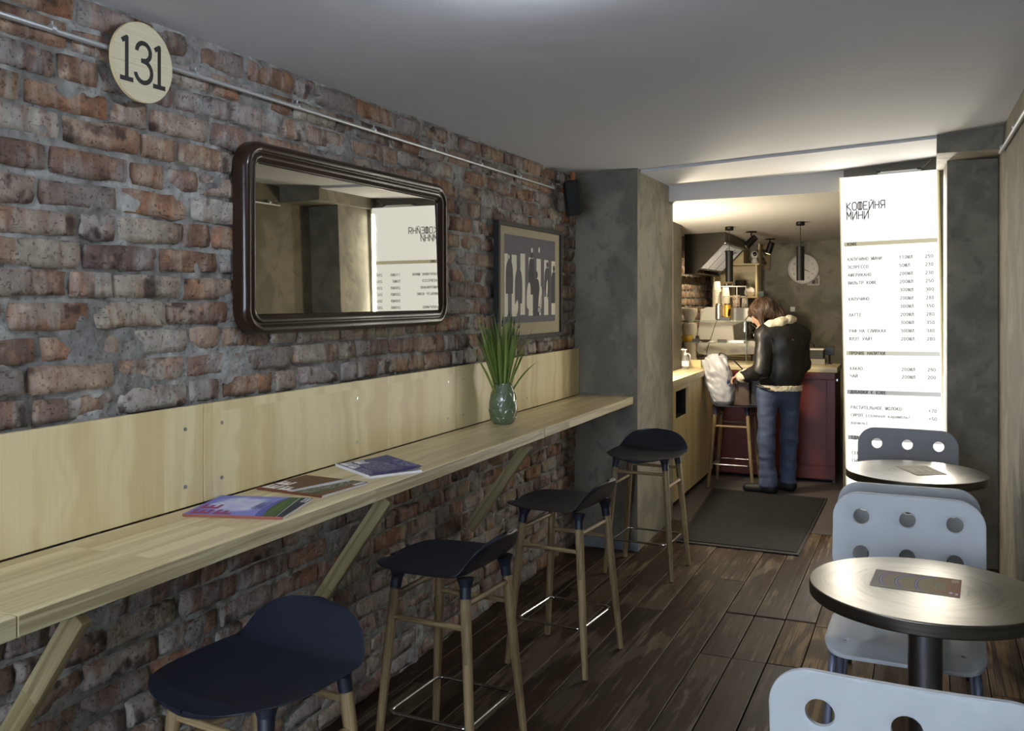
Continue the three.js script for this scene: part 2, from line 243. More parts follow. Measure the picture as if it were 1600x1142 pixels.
{
  const r = rng(77), pitch = 0.0775;
  for (let row = 0; row < 31; row++) {
    const y = 0.036 + row * pitch; if (y > 2.335) break; if (y > 0.985 && y < 1.2) continue;
    let z = 0.22 - r() * 0.2;
    while (z > -5.47) {
      let w = r() < 0.62 ? 0.245 + (r() - 0.5) * 0.03 : 0.12 + (r() - 0.5) * 0.03; if (z - w < -5.5) w = Math.max(0.05, z + 5.5);
      const zc = z - w / 2, yw = y + 0.007 * n3(zc * 1.3, row * 0.6, 0, 12), h = Math.min(0.0725 + (r() - 0.5) * 0.009, 2 * (2.332 - yw) - 0.004);
      z -= w + 0.006 + r() * 0.007;
      const behind = zc < -2.5 && zc > -3.45 && y > 1.52 && y < 1.96; const seed = Math.floor(r() * 1e9), tint = Math.floor(r() * 70) % 7;
      if (behind || h < 0.02) continue;
      const dep = 1.93 * 0.3955 - zc * 0.9185; bricks.push({ w, h, zc, yw, seed, tint, size: zc > -1.4 ? 0 : w * h / dep ** 3 * (y < 0.95 ? 0.8 : 1) });
    }
  }
  bricks.sort((a, b) => b.size - a.size);
  const rest = brickMats.map(() => []);
  bricks.forEach((b, i) => { const g = brickGeo(b.w, b.h, b.seed, b.yw, b.zc); if (i < 300) part('brick', g, brickMats[b.tint], wallLeft); else rest[b.tint].push(g); });
  const all = [], groups = []; rest.forEach((l, k) => l.length && all.push([join(l), brickMats[k]]));
  const merged = mergeGeometries(all.map((a) => a[0]), true); const o = part('brickwork', merged, all.map((a) => a[1]), wallLeft); o.userData.kind = 'stuff';
}

// ---------------------------------------------------------------- floor
const floor = struct('floor', boxUV(new THREE.BoxGeometry(3.2, 0.12, 8.3).translate(-0.7, -0.084, -2.25)), darkVoid);
{
  const r = rng(5), lines = []; for (let k = -10; k <= 8; k++) lines.push(-0.571 + 0.1425 * k + (r() - 0.5) * 0.006);
  for (let k = 0; k < lines.length - 1; k++) {
    const hatch = k >= 8 && k <= 10, cuts = [1.75, -6.385]; if (hatch) cuts.push(-4.035, -4.62);
    let z = 1.75 - r() * 2.4; while (z > -6) { if (z < 1.2 && z > -5.9 && !(hatch && z < -3.4 && z > -5.3)) cuts.push(z); z -= 2.1 + r() * 1.6; }
    cuts.sort((a, b) => b - a);
    for (let i = 0; i < cuts.length - 1; i++) {
      const z0 = cuts[i], z1 = cuts[i + 1], g0 = hatch && (z0 === -4.035 || z0 === -4.62) ? 0.006 : 0.002, g1 = hatch && (z1 === -4.035 || z1 === -4.62) ? 0.006 : 0.002, lift = (r() - 0.5) * 0.0025 - (hatch && z0 === -4.035 ? 0.003 : 0);
      const xa = lines[k] + (hatch ? 0.0025 : 0.0014), xb = lines[k + 1] - (hatch ? 0.0025 : 0.0014), g = span(xa, xb, -0.024, lift, z1 + g1, z0 - g0, 0.003);
      const lane = Math.floor(r() * 14), ov = r() * 4, w = xb - xa;
      flatUV(g, (d, p) => d === 1 ? [(lane + 0.02 + 0.96 * (p[0] - xa) / w) / 14, p[2] / 4.2 + ov] : [(lane + 0.03) / 14, p[2] / 4.2 + ov]);
      const p = g.attributes.position; for (let q = 0; q < p.count; q++) p.setX(q, p.getX(q) + 0.0155 * (-p.getZ(q) - 3.3));
      const bare = k >= 11 || (k === 10 && z0 === -4.035), q4 = Math.floor(r() * 4); part('floor_plank', g, bare ? bareMats[q4 & 1] : plankMats[q4], floor);
    }
  }
}
struct('floor', boxUV(new THREE.BoxGeometry(3.0, 0.12, 4.2).translate(-1.0, -0.0595, -8.486)), linoMat);

// ---------------------------------------------------------------- ceilings and beams
{
  const r = rng(8), edge = []; for (let i = 0; i <= 12; i++) { const x = -2.2 + i * 0.24; edge.push([x, -5.565 - 0.075 * (x + 1.5) / 1.65 * 1 + (r() - 0.5) * 0.018]); }
  struct('ceiling', prism([[-2.2, 1.95], [-2.2, -6.7], [0.75, -6.7], [0.75, 1.95]], (x) => ceilY(x), 2.8), ceilingPaint);
  struct('ceiling', prism([...edge, [0.75, -6.75], [-2.2, -6.75]], (x) => ceilY(x) - 0.017, 2.6), ceilingPaint);
  struct('ceiling', prism([[-2.3, -6.19], [-1.585, -6.30], [-0.395, -6.515], [-0.1, -6.57], [-0.1, -10.4], [-2.3, -10.4]], barY, 2.75), beamPaint);
}
const inset = (x) => x;
// ---------------------------------------------------------------- pillars and plastered walls
struct('pillar', prism([[-2.0, -5.494], [-1.528, -5.494], [-1.531, -6.43], [-2.0, -6.43]], 0, 2.7), concrete);
struct('baseboard_pillar', span(-1.935, -1.522, 0, 0.062, -5.506, -5.49, 0.003), mat(0x6c727a, 0.6));
struct('pillar', prism([[-2.0, -7.5], [-1.785, -7.5], [-1.785, -7.82], [-2.0, -7.82]], 0, 2.6), concreteDark);
struct('pillar', prism([[0.2055, -5.95], [0.6, -5.95], [0.6, -6.95], [-0.40, -6.95], [-0.403, -6.515], [0.197, -6.42]], 0, 2.75), concrete);
struct('beam', prism([[0.142, -5.62], [0.60, -5.57], [0.60, -6.45], [0.16, -6.45]], 2.356, 2.75), concrete);
struct('wall_right', boxUV(new THREE.BoxGeometry(0.2, 2.9, 8.2).translate(0.568, 1.3, -2.2)), concrete);
struct('wall_bar_left', boxUV(new THREE.BoxGeometry(0.34, 2.9, 5.1).translate(-2.175, 1.3, -7.95)), mortarMat);
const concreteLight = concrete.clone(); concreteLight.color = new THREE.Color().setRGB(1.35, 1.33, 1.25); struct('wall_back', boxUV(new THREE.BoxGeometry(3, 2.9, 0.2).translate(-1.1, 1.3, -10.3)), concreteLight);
struct('wall_bar_right', boxUV(new THREE.BoxGeometry(0.2, 2.9, 3.6).translate(-0.2, 1.3, -8.7)), concrete);
{ // old brickwork behind the bar, too far to tell the bricks apart
  const r = rng(91), list = brickMats.map(() => []), parent = scene.getObjectByName('wall_bar_left');
  for (let row = 0; row < 17; row++) { const y = 0.98 + row * 0.0765; let z = -7.8; while (z > -10.1) { const w = r() < 0.6 ? 0.24 : 0.12; const g = brickGeo(w, 0.066, Math.floor(r() * 1e9), y, z - w / 2, [-1, -0.9, 0, 0.9, 1], [-1, -0.8, 0.8, 1]).translate(-0.06, 0, 0); list[[2, 4, 2, 1][Math.floor(r() * 4)]].push(g); z -= w + 0.012; } }
  const all = []; list.forEach((l, k) => l.length && all.push([join(l), brickMats[k]])); const o = part('brickwork', mergeGeometries(all.map((a) => a[0]), true), all.map((a) => a[1]), parent); o.userData.kind = 'stuff';
}
// shop front behind the camera: wall with a wide glazed opening onto the street
{
  const wf = struct('wall_front', boxUV(new THREE.BoxGeometry(3, 0.45, 0.2).translate(-0.75, 0.225, 1.8)), concrete);
  part('wall_panel', boxUV(new THREE.BoxGeometry(3, 0.6, 0.2).translate(-0.75, 2.55, 1.8)), concrete, wf);
  part('wall_panel', boxUV(new THREE.BoxGeometry(0.3, 2.3, 0.2).translate(-1.9, 1.3, 1.8)), concrete, wf);
  part('wall_panel', boxUV(new THREE.BoxGeometry(0.35, 2.3, 0.2).translate(0.4, 1.3, 1.8)), concrete, wf);
  const win = struct('window_1', join([span(-1.76, 0.24, 0.44, 0.5, 1.76, 1.82), span(-1.76, 0.24, 2.2, 2.27, 1.76, 1.82), span(-1.76, -1.7, 0.44, 2.27, 1.76, 1.82), span(0.18, 0.24, 0.44, 2.27, 1.76, 1.82), span(-0.79, -0.73, 0.44, 2.27, 1.76, 1.82)]), mat(0x2a2b2d, 0.5));
  const glass = new THREE.MeshPhysicalMaterial({ color: 0xffffff, roughness: 0, transmission: 1, thickness: 0, ior: 1.5 });
  part('pane', new THREE.BoxGeometry(0.9, 1.7, 0.006).translate(-1.245, 1.35, 1.79), glass, win); part('pane', new THREE.BoxGeometry(0.9, 1.7, 0.006).translate(-0.275, 1.35, 1.79), glass, win);
  struct('pavement', new THREE.BoxGeometry(16, 0.2, 12).translate(-0.7, -0.12, 7.95), mat(0xb4b8be, 0.9));
}
// ---------------------------------------------------------------- wood
function woodTex(w, h, light, dark, o = {}) {                // u along the grain; the picture is o.L by o.W metres
  const L = o.L || 1, W = o.W || 0.3, sd = o.seed || 70, stave = o.stave || 0;
  return colorTex(w, h, (u, v) => {
    let x = u * L, y = v * W, tone = 0, s = 0;
    if (stave) { s = Math.floor(y / stave); const off = hash(s, 1, sd) * 1.2, seg = Math.floor((x + off) / 0.9 + 0); tone = hash(s, seg, sd + 1); s = s * 13 + seg * 7; }
    const warp = fbm(u * 5, v * 3, 5, 3, sd + 2, 3), ring = fbm(x * (o.lx || 1.4) + s * 3.1 + warp * (o.warp || 0.4), y * (o.ly || 26) + s * 1.7 + warp * (o.warp || 0.4) * 6, 997, 997, sd + 3, 3), fine = fbm(x * 9 + s, y * 320 + s * 5, 4093, 4093, sd + 4, 2);
    let t = sstep(0.25, 0.75, ring) * (o.ringAmt ?? 0.75) + (fine - 0.5) * (o.fineAmt ?? 0.5); t = clamp(t + (tone - 0.5) * (o.toneAmt ?? 0));
    return mix3(light, dark, t);
  });
}
const ashTop = woodTex(2048, 512, [222, 209, 168], [178, 158, 112], { L: 2.8, W: 0.36, stave: 0.048, toneAmt: 0.55, ly: 40, lx: 0.8, ringAmt: 0.55, seed: 110 });
ashTop.repeat.set(1 / 2.8, 1 / 0.36);
const ashMat = new THREE.MeshPhysicalMaterial({ map: ashTop, roughness: 0.42, clearcoat: 0.25, clearcoatRoughness: 0.35 });
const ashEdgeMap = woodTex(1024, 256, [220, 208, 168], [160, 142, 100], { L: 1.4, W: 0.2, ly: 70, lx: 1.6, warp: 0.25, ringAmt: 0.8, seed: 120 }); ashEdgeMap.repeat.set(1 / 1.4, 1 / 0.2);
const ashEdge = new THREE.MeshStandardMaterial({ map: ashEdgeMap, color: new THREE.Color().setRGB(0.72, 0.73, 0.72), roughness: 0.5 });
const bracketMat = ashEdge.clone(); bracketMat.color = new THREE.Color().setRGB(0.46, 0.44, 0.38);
const plyMap = woodTex(1024, 1024, [226, 211, 164], [198, 176, 122], { L: 1.0, W: 1.0, ly: 16, lx: 0.9, warp: 0.45, ringAmt: 0.6, fineAmt: 0.3, seed: 130 });
const plyMat = new THREE.MeshPhysicalMaterial({ map: plyMap, roughness: 0.45, clearcoat: 0.2, clearcoatRoughness: 0.4 });
const oakMap = woodTex(512, 256, [142, 122, 86], [94, 77, 50], { L: 0.8, W: 0.2, ly: 70, lx: 2, ringAmt: 0.7, fineAmt: 0.7, seed: 140 }); oakMap.repeat.set(1 / 0.8, 1 / 0.2);
const oakMat = new THREE.MeshStandardMaterial({ map: oakMap, roughness: 0.55 });
const steel = mat(0xb9bbbd, 0.28, { metalness: 1 });
const chrome = mat(0xd0d2d4, 0.16, { metalness: 1 });
const blackMetal = mat(0x141415, 0.5, { metalness: 0.3 });
const blackPlastic = mat(0x111214, 0.45);
const whitePlastic = mat(0xe6e4de, 0.4);

// ---------------------------------------------------------------- wall counter and its splash boards
{
  const t = thing('wall_counter', 'long pale ash bar counter fixed along the brick wall', 'counter', [-1.905, 0, -3.5]);
  const sections = [[1.4, -1.232], [-1.234, -3.98], [-3.982, -5.492]];
  sections.forEach(([z0, z1], i) => {
    const g = grainUV(span(0.004, 0.353, 0.906, 0.95, z1 + 3.5, z0 + 3.5, 0.003, 2), 'z', i * 0.93, 0.0);
    const p = part('worktop', g, ashMat, t);
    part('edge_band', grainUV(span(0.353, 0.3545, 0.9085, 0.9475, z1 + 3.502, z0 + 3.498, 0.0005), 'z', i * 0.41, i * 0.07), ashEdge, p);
  });
  for (const z of [-1.42, -2.66, -3.9]) {             // slanted brackets
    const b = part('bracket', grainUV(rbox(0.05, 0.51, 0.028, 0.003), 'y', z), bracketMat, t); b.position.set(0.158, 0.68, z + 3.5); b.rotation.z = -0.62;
  }
}
const joints = [[0.9, -0.486], [-0.49, -2.13], [-2.133, -3.77], [-3.773, -5.49]];
joints.forEach(([z0, z1], i) => {
  const words = ['first plywood splash board nearest the viewer along the left wall', 'plywood splash board behind the violet sky magazine, beside the first joint', 'plywood splash board left of the vase, behind the patterned magazine', 'plywood splash board behind the green vase, ending at the concrete pillar'][i];
  if (i === 0) return;
  const t = thing('splash_board', words, 'panel', [-1.915, 0.952, (z0 + z1) / 2]), w = z0 - z1;
  const start = i === 1 ? 1.4 : z0, ww = start - z1, c = (start + z1) / 2; t.position.z = c;
  part('board', grainUV(rbox(0.014, 0.288, ww, 0.0015, 0.003, 0.1445, 0), 'y', i * 0.37, i * 0.61), plyMat, t);
  const spots = []; for (const s of [1, -1]) for (const y of [0.06, 0.225]) spots.push([s * (ww / 2 - 0.075), y]); for (const y of [0.06, 0.225]) spots.push([0, y]);
  for (const [z, y] of spots) part('screw_head', new THREE.CylinderGeometry(0.0055, 0.0055, 0.003, 12).rotateZ(Math.PI / 2).translate(0.0108, y, z), steel, t);
});

// ---------------------------------------------------------------- round number sign, conduit, mirror, picture, speaker
{
  const t = thing('number_sign', 'round plywood disc with the number 131 hung high on the bricks', 'sign', [-1.9, 2.186, -1.888]);
  const R = 0.107, face = canvasTex(512, 512, (g) => {
    g.fillStyle = '#cfc7aa'; g.fillRect(0, 0, 512, 512); const r = rng(3);
    for (let i = 0; i < 260; i++) { g.strokeStyle = `rgba(${150 + r() * 40},${140 + r() * 30},${100 + r() * 20},0.10)`; g.lineWidth = 1 + r() * 4; const y = r() * 512; g.beginPath(); g.moveTo(0, y); g.bezierCurveTo(150, y + r() * 30 - 15, 350, y + r() * 30 - 15, 512, y + r() * 20 - 10); g.stroke(); }
    g.strokeStyle = '#15130f'; g.lineWidth = 25; g.lineJoin = 'round';
    g.translate(256, 256); g.scale(1.2, 1.2); g.translate(-256, -256); const one = (x) => { g.beginPath(); g.moveTo(x - 34, 168); g.lineTo(x, 146); g.lineTo(x, 366); g.stroke(); g.beginPath(); g.moveTo(x - 46, 366); g.lineTo(x + 46, 366); g.stroke(); };
    one(140); one(372);
    g.beginPath(); g.arc(258, 198, 48, Math.PI * 1.0, Math.PI * 2.5); g.lineTo(240, 246); g.stroke(); g.beginPath(); g.moveTo(240, 246); g.lineTo(260, 246); g.arc(258, 306, 58, -Math.PI / 2, Math.PI * 0.94); g.stroke();
  });
  part('disc', new THREE.CylinderGeometry(R, R, 0.01, 64).rotateZ(-Math.PI / 2), plyMat, t);
  const f = new THREE.CircleGeometry(R - 0.0015, 64); part('printed_face', f.rotateY(Math.PI / 2).translate(0.0056, 0, 0), mat(0xffffff, 0.6, { map: face }), t);
  part('standoff', rod(V(-0.05, 0, 0), V(-0.004, 0, 0), 0.008), steel, t);
}
const conduitMat = mat(0xb4b6b6, 0.38, { metalness: 0.55 });
{
  const t = thing('conduit_pipe', 'thin grey conduit pipe running along the top of the brick wall', 'pipe', [-1.918, 2.209, 0]);
  part('pipe', rod(V(0, 0, 1.6), V(0, -0.008, -5.08), 0.0075), conduitMat, t);
  for (let z = -1.62; z > -5.1; z -= 0.49) part('clip', join([rod(V(0, 0, z - 0.006), V(0, 0, z + 0.006), 0.0105), span(-0.02, 0, -0.005, 0.005, z - 0.006, z + 0.006, 0.001), rod(V(0, 0, z), V(0, 0.018, z), 0.0025)]), conduitMat, t);
}
{
  // mirror: moulded frame swept round a rounded rectangle; local x along the wall (world -z), y up, z out of the wall
  const W = 1.36, Hh = 0.612, t = thing('wall_mirror', 'wide wall mirror in a glossy dark wood frame with rounded corners', 'mirror', [-1.925, 1.743, -2.962], Math.PI / 2);
  const prof = [[0, 0], [0, 0.034], [0.006, 0.046], [0.016, 0.052], [0.027, 0.050], [0.032, 0.043], [0.036, 0.043], [0.040, 0.047], [0.048, 0.048], [0.055, 0.043], [0.062, 0.034], [0.066, 0.034], [0.069, 0.030], [0.070, 0.018], [0.070, 0]];
  const n = 24, path = []; const a = W / 2, b = Hh / 2, r = 0.085;
  [[a - r, b - r, 0], [-a + r, b - r, 1], [-a + r, -b + r, 2], [a - r, -b + r, 3]].forEach(([cx, cy, q]) => { for (let i = 0; i <= n / 2; i++) { const th = q * Math.PI / 2 + i / (n / 2) * Math.PI / 2; path.push([cx, cy, Math.cos(th), Math.sin(th)]); } });
  path.push(path[0]);
  const frame = grid(prof.length - 1, path.length - 1, (u, v) => { const p = path[Math.round(v * (path.length - 1))], q = prof[Math.round(u * (prof.length - 1))]; const rr = r - q[0]; return V(p[0] + p[2] * rr, p[1] + p[3] * rr, q[1]); });
  const walnut = new THREE.MeshPhysicalMaterial({ color: 0x27170c, roughness: 0.34, clearcoat: 0.35, clearcoatRoughness: 0.12, specularIntensity: 0.6, side: THREE.DoubleSide });
  part('frame', frame, walnut, t);
  const glass = part('mirror_glass', new THREE.BoxGeometry(W - 0.13, Hh - 0.13, 0.004).translate(0, 0, 0), mat(0xb9b7ad, 0.015, { metalness: 1 }), t);
  glass.position.set(0, 0, 0.03); glass.rotation.x = MIRROR_TILT; glass.rotation.y = MIRROR_YAW;
  part('backing_board', new THREE.BoxGeometry(W - 0.08, Hh - 0.08, 0.008).translate(0, 0, 0.006), mat(0x3a2c20, 0.8), t);
}
{
  const W = 0.925, Hh = 0.615, t = thing('framed_picture', 'black framed grey print of standing figures on white stripes', 'picture', [-1.905, 1.641, -4.687], Math.PI / 2);
  const black = mat(0x0b0b0c, 0.65);
  for (const [w, h, x, y] of [[W, 0.022, 0, Hh / 2 - 0.011], [W, 0.022, 0, -Hh / 2 + 0.011], [0.022, Hh - 0.044, W / 2 - 0.011, 0], [0.022, Hh - 0.044, -W / 2 + 0.011, 0]]) part('frame_bar', rbox(w, h, 0.03, 0.002, x, y, 0.0), black, t);
  part('passepartout', new THREE.BoxGeometry(W - 0.04, Hh - 0.04, 0.006), mat(0xa59c80, 0.85), t);
  const art = canvasTex(900, 760, (g, w, h) => {
    g.fillStyle = '#56535a'; g.fillRect(0, 0, w, h); const st = 7;
    g.fillStyle = '#d8d3c0'; for (let i = 0; i < st; i++) { const x = -26 + i * 142; g.fillRect(x, i === 2 ? 150 : 165 + i * 4, 80, 540); }
    g.fillStyle = '#56535a'; g.fillRect(0, 700, w, 60);
    const fig = (x, top, s, col, wide = 1) => { g.fillStyle = col; g.beginPath(); g.ellipse(x, top, 20 * s, 28 * s, 0, 0, 7); g.fill(); g.beginPath(); g.moveTo(x - 20 * s, top + 30 * s); g.bezierCurveTo(x - 66 * s * wide, top + 50 * s, x - 58 * s * wide, top + 200 * s, x - 56 * s * wide, top + 300 * s); g.lineTo(x + 50 * s * wide, top + 300 * s); g.bezierCurveTo(x + 60 * s * wide, top + 180 * s, x + 58 * s * wide, top + 50 * s, x + 20 * s, top + 30 * s); g.fill(); };
    fig(80, 190, 1.05, '#3d3a40'); fig(230, 260, 1.1, '#4a474d'); fig(455, 150, 1.2, '#2c2a2f', 0.8); fig(540, 330, 1.25, '#2f2d33', 0.9); fig(745, 230, 1.0, '#444147'); fig(875, 260, 1.1, '#38353b', 0.9);
    g.fillStyle = '#d8d3c0'; for (const [x, y, a, b] of [[460, 110, 16, 24], [590, 100, 16, 26], [72, 190, 10, 20], [400, 520, 34, 120], [610, 560, 30, 130], [735, 480, 16, 110], [200, 620, 22, 60]]) { g.beginPath(); g.ellipse(x, y, a, b, 0.1, 0, 7); g.fill(); }
    g.strokeStyle = '#3d3a40'; g.lineWidth = 7; g.beginPath(); g.moveTo(600, 640); g.lineTo(668, 440); g.moveTo(670, 440); g.lineTo(770, 560); g.stroke(); g.beginPath(); g.arc(590, 650, 26, 0, 7); g.fillStyle = '#b6b1a2'; g.fill(); g.stroke();
  });
  part('print', new THREE.BoxGeometry(0.735, 0.462, 0.002).translate(-0.005, 0.012, 0.0042), [mat(0xbbb5a4, 0.9), mat(0xbbb5a4, 0.9), mat(0xbbb5a4, 0.9), mat(0xbbb5a4, 0.9), mat(0xffffff, 0.7, { map: art }), mat(0xbbb5a4, 0.9)], t);
}
{
  const t = thing('wall_speaker', 'slim black loudspeaker hung high in the brick corner', 'speaker', [-1.845, 2.152, -5.20]);
  const b = part('cabinet', rbox(0.09, 0.205, 0.105, 0.012, 0, 0, 0, 3), mat(0x060607, 0.7), t); b.rotation.set(0.0, 0.45, 0.11);
  const gr = part('grille', rbox(0.004, 0.185, 0.09, 0.002, 0.046, 0, 0), mat(0x07080a, 0.9), b);
  part('bracket', join([rod(V(0, 0.0, 0), V(-0.1, 0.07, -0.05), 0.012), rod(V(0.0, 0.09, 0), V(-0.0, 0.155, 0), 0.014)]), mat(0x8a4a1c, 0.6), t);
}
// ---------------------------------------------------------------- magazines on the counter
function letters(g, x, y, s, col) {                         // the stacked blocky masthead of the magazines
  g.fillStyle = col; const bar = (a, b, c, d) => g.fillRect(x + a * s, y + b * s, c * s, d * s);
  bar(0, 0, 1.6, 5); bar(1.6, 0, 2.6, 1.1); bar(1.6, 1.95, 2.2, 1.1); bar(1.6, 3.9, 2.6, 1.1);
  bar(5.0, 0, 1.6, 5); bar(6.6, 0, 2.4, 1.1); bar(6.6, 1.95, 1.8, 1.1); bar(6.6, 3.9, 2.4, 1.1);
  bar(0, 6.0, 1.6, 4.6); bar(1.6, 6.0, 2.6, 1.1); bar(1.6, 8.0, 2.0, 1.1);
}
function magazine(label, pts, thick, spine, draw, gape = 0) { // pts: back-spine corner, front-spine corner, front-fore corner (world x, z)
  const [a, b, c] = pts.map((p) => V(p[0], 0, p[1])), u = b.clone().sub(a), w = c.clone().sub(b); const L = u.length(), B = w.length(), turn = Math.atan2(-u.z, u.x);
  const side = Math.sign(V(0, 1, 0).dot(u.clone().cross(w))) || 1;   // which way the fore edge lies
  const t = thing('magazine', label, 'magazine', [a.x, 0.9505, a.z], turn, 'magazines on the bar counter');
  const face = canvasTex(620, 820, draw), cover = mat(0xffffff, 0.5, { map: face, physical: true, specularIntensity: 0.5 }), paper = mat(0xe6e4e0, 0.8), k = -side;
  // local x along the spine, local z towards the fore edge (k picks the sign)
  part('pages', span(0.003, L - 0.003, 0.001, thick - 0.001, k * 0.004, k * (B - 0.002), 0.001), paper, t);
  const top = grid(6, 14, (x, y) => V(x * L, thick + gape * (y ** 2.2) + 0.0004, k * y * B)); const uv = top.attributes.uv; for (let i = 0; i < uv.count; i++) { const x = uv.getX(i), y = uv.getY(i); uv.setXY(i, y, 1 - x); }
  cover.side = THREE.DoubleSide; part('front_cover', top, cover, t);
  part('back_cover', span(0, L, 0, 0.0008, 0, k * B, 0.0002), paper, t);
  part('spine', span(0, L, 0, thick + 0.0006, -k * 0.0008, k * 0.002, 0.0004), mat(spine, 0.4), t);
  if (gape) part('loose_page', grid(2, 10, (x, y) => V(x * L, thick - 0.0006 + gape * 0.45 * (y ** 2.2), k * y * (B - 0.003))), mat(0xe9e8e6, 0.8, { side: THREE.DoubleSide }), t);
}
magazine('magazine with a violet cloudy sky and green field on the cover', [[-1.84, -1.975], [-1.563, -2.055], [-1.645, -2.285]].map((p) => p), 0.006, 0x8c4433, (g, w, h) => {
  // canvas x: from the spine to the fore edge, canvas y down the cover
  const gr = g.createLinearGradient(0, 0, 0, h); gr.addColorStop(0, '#6f74c4'); gr.addColorStop(1, '#8f95cf'); g.fillStyle = gr; g.fillRect(0, 0, w, h); const r = rng(31);
  for (let i = 0; i < 320; i++) { const a = r() * 6.28, q = Math.sqrt(r()); g.fillStyle = `rgba(${190 + r() * 40},${196 + r() * 36},${222 + r() * 20},0.16)`; g.beginPath(); g.ellipse(w * 0.56 + Math.cos(a) * q * w * 0.36, h * 0.36 + Math.sin(a) * q * h * 0.26, 22 + r() * 46, 16 + r() * 34, r() * 3, 0, 7); g.fill(); }
  for (let i = 0; i < 40; i++) { g.fillStyle = `rgba(70,70,130,0.16)`; g.beginPath(); g.ellipse(w * (0.4 + r() * 0.3), h * (0.56 + r() * 0.1), 30 + r() * 60, 8 + r() * 18, 0, 0, 7); g.fill(); }
  g.fillStyle = '#4e5aa8'; g.beginPath(); g.moveTo(0, h * 0.72); g.quadraticCurveTo(w * 0.5, h * 0.6, w, h * 0.74); g.lineTo(w, h); g.lineTo(0, h); g.fill();
  g.fillStyle = '#33502f'; g.beginPath(); g.moveTo(0, h * 0.80); g.quadraticCurveTo(w * 0.5, h * 0.68, w, h * 0.76); g.lineTo(w, h); g.lineTo(0, h); g.fill();
  for (let i = 0; i < 60; i++) { g.strokeStyle = `rgba(${60 + r() * 60},${95 + r() * 60},${50 + r() * 30},0.6)`; g.lineWidth = 3; const y = h * (0.76 + r() * 0.14); g.beginPath(); g.moveTo(w * r(), y); g.lineTo(w * r(), y + 20 * r()); g.stroke(); }
  g.fillStyle = '#22283a'; g.fillRect(0, h * 0.9, w, h * 0.1); g.strokeStyle = '#cfd3da'; g.lineWidth = 6; g.beginPath(); g.moveTo(0, h * 0.93); g.lineTo(w, h * 0.86); g.stroke();
  g.fillStyle = '#e8e8ea'; g.fillRect(w * 0.76, h * 0.93, w * 0.22, h * 0.06); g.fillStyle = '#333'; for (let i = 0; i < 20; i++) g.fillRect(w * 0.78 + i * 6, h * 0.94, 2 + r() * 3, h * 0.035);
  letters(g, 30, 30, 32, '#8c3560');
});
magazine('brown magazine with a bridge landscape and white blocky letters', [[-1.885, -2.345], [-1.626, -2.325], [-1.634, -2.56]], 0.006, 0x6b3a24, (g, w, h) => {
  g.fillStyle = '#62402c'; g.fillRect(0, 0, w, h); const r = rng(32);
  g.fillStyle = '#c9ccd2'; g.beginPath(); g.moveTo(0, h * 0.46); g.lineTo(w, h * 0.62); g.lineTo(w, h * 0.78); g.lineTo(0, h * 0.55); g.fill();
  g.fillStyle = '#4a4c36'; g.beginPath(); g.moveTo(0, h * 0.55); g.lineTo(w, h * 0.76); g.lineTo(w, h * 0.9); g.lineTo(0, h * 0.9); g.fill();
  for (let i = 0; i < 420; i++) { const x = r(), y = 0.55 + x * 0.2 + r() * 0.2; g.fillStyle = ['#8f9488', '#35372a', '#6a6c55', '#a9ada4', '#54523a'][i % 5]; g.fillRect(x * w, y * h, 10 + r() * 36, 4 + r() * 10); }
  g.fillStyle = '#70482f'; g.fillRect(0, h * 0.9, w, h * 0.1); g.fillStyle = '#d5d6d8'; g.fillRect(w * 0.74, h * 0.92, w * 0.24, h * 0.06);
  letters(g, 30, 30, 33, '#f2f0ec');
});
magazine('open-edged magazine with a dense blue and white drawing on its cover', [[-1.888, -2.785], [-1.652, -2.635], [-1.572, -2.822]], 0.009, 0xdfe2ea, (g, w, h) => {
  g.fillStyle = '#4c4d72'; g.fillRect(0, 0, w, h); const r = rng(33);
  g.fillStyle = '#2a2470'; for (const [x, y] of [[0.16, 0.46], [0.2, 0.9], [0.82, 0.52], [0.78, 0.94], [0.5, 0.96]]) { g.beginPath(); g.moveTo(w * x, h * (y - 0.14)); g.lineTo(w * (x + 0.14), h * y); g.lineTo(w * x, h * (y + 0.14)); g.lineTo(w * (x - 0.14), h * y); g.fill(); }
  for (const [cx, cy, a, b] of [[0.5, 0.5, 0.23, 0.36], [0.05, 0.62, 0.16, 0.3], [0.95, 0.6, 0.16, 0.3]]) for (let i = 0; i < 900; i++) { const t = r() * 6.28, q = Math.sqrt(r()); g.strokeStyle = i % 3 ? 'rgba(205,208,220,0.7)' : 'rgba(60,55,110,0.7)'; g.lineWidth = 2; const x = w * (cx + Math.cos(t) * q * a), y = h * (cy + Math.sin(t) * q * b); g.beginPath(); g.arc(x, y, 3 + r() * 9, r() * 6, r() * 6 + 2.5); g.stroke(); }
  for (let i = 0; i < 1600; i++) { g.fillStyle = i % 2 ? 'rgba(60,60,96,0.5)' : 'rgba(190,192,208,0.4)'; g.fillRect(r() * w, r() * h, 3 + r() * 6, 2 + r() * 5); }
  letters(g, 30, 30, 32, '#f0f2f8');
}, 0.012);

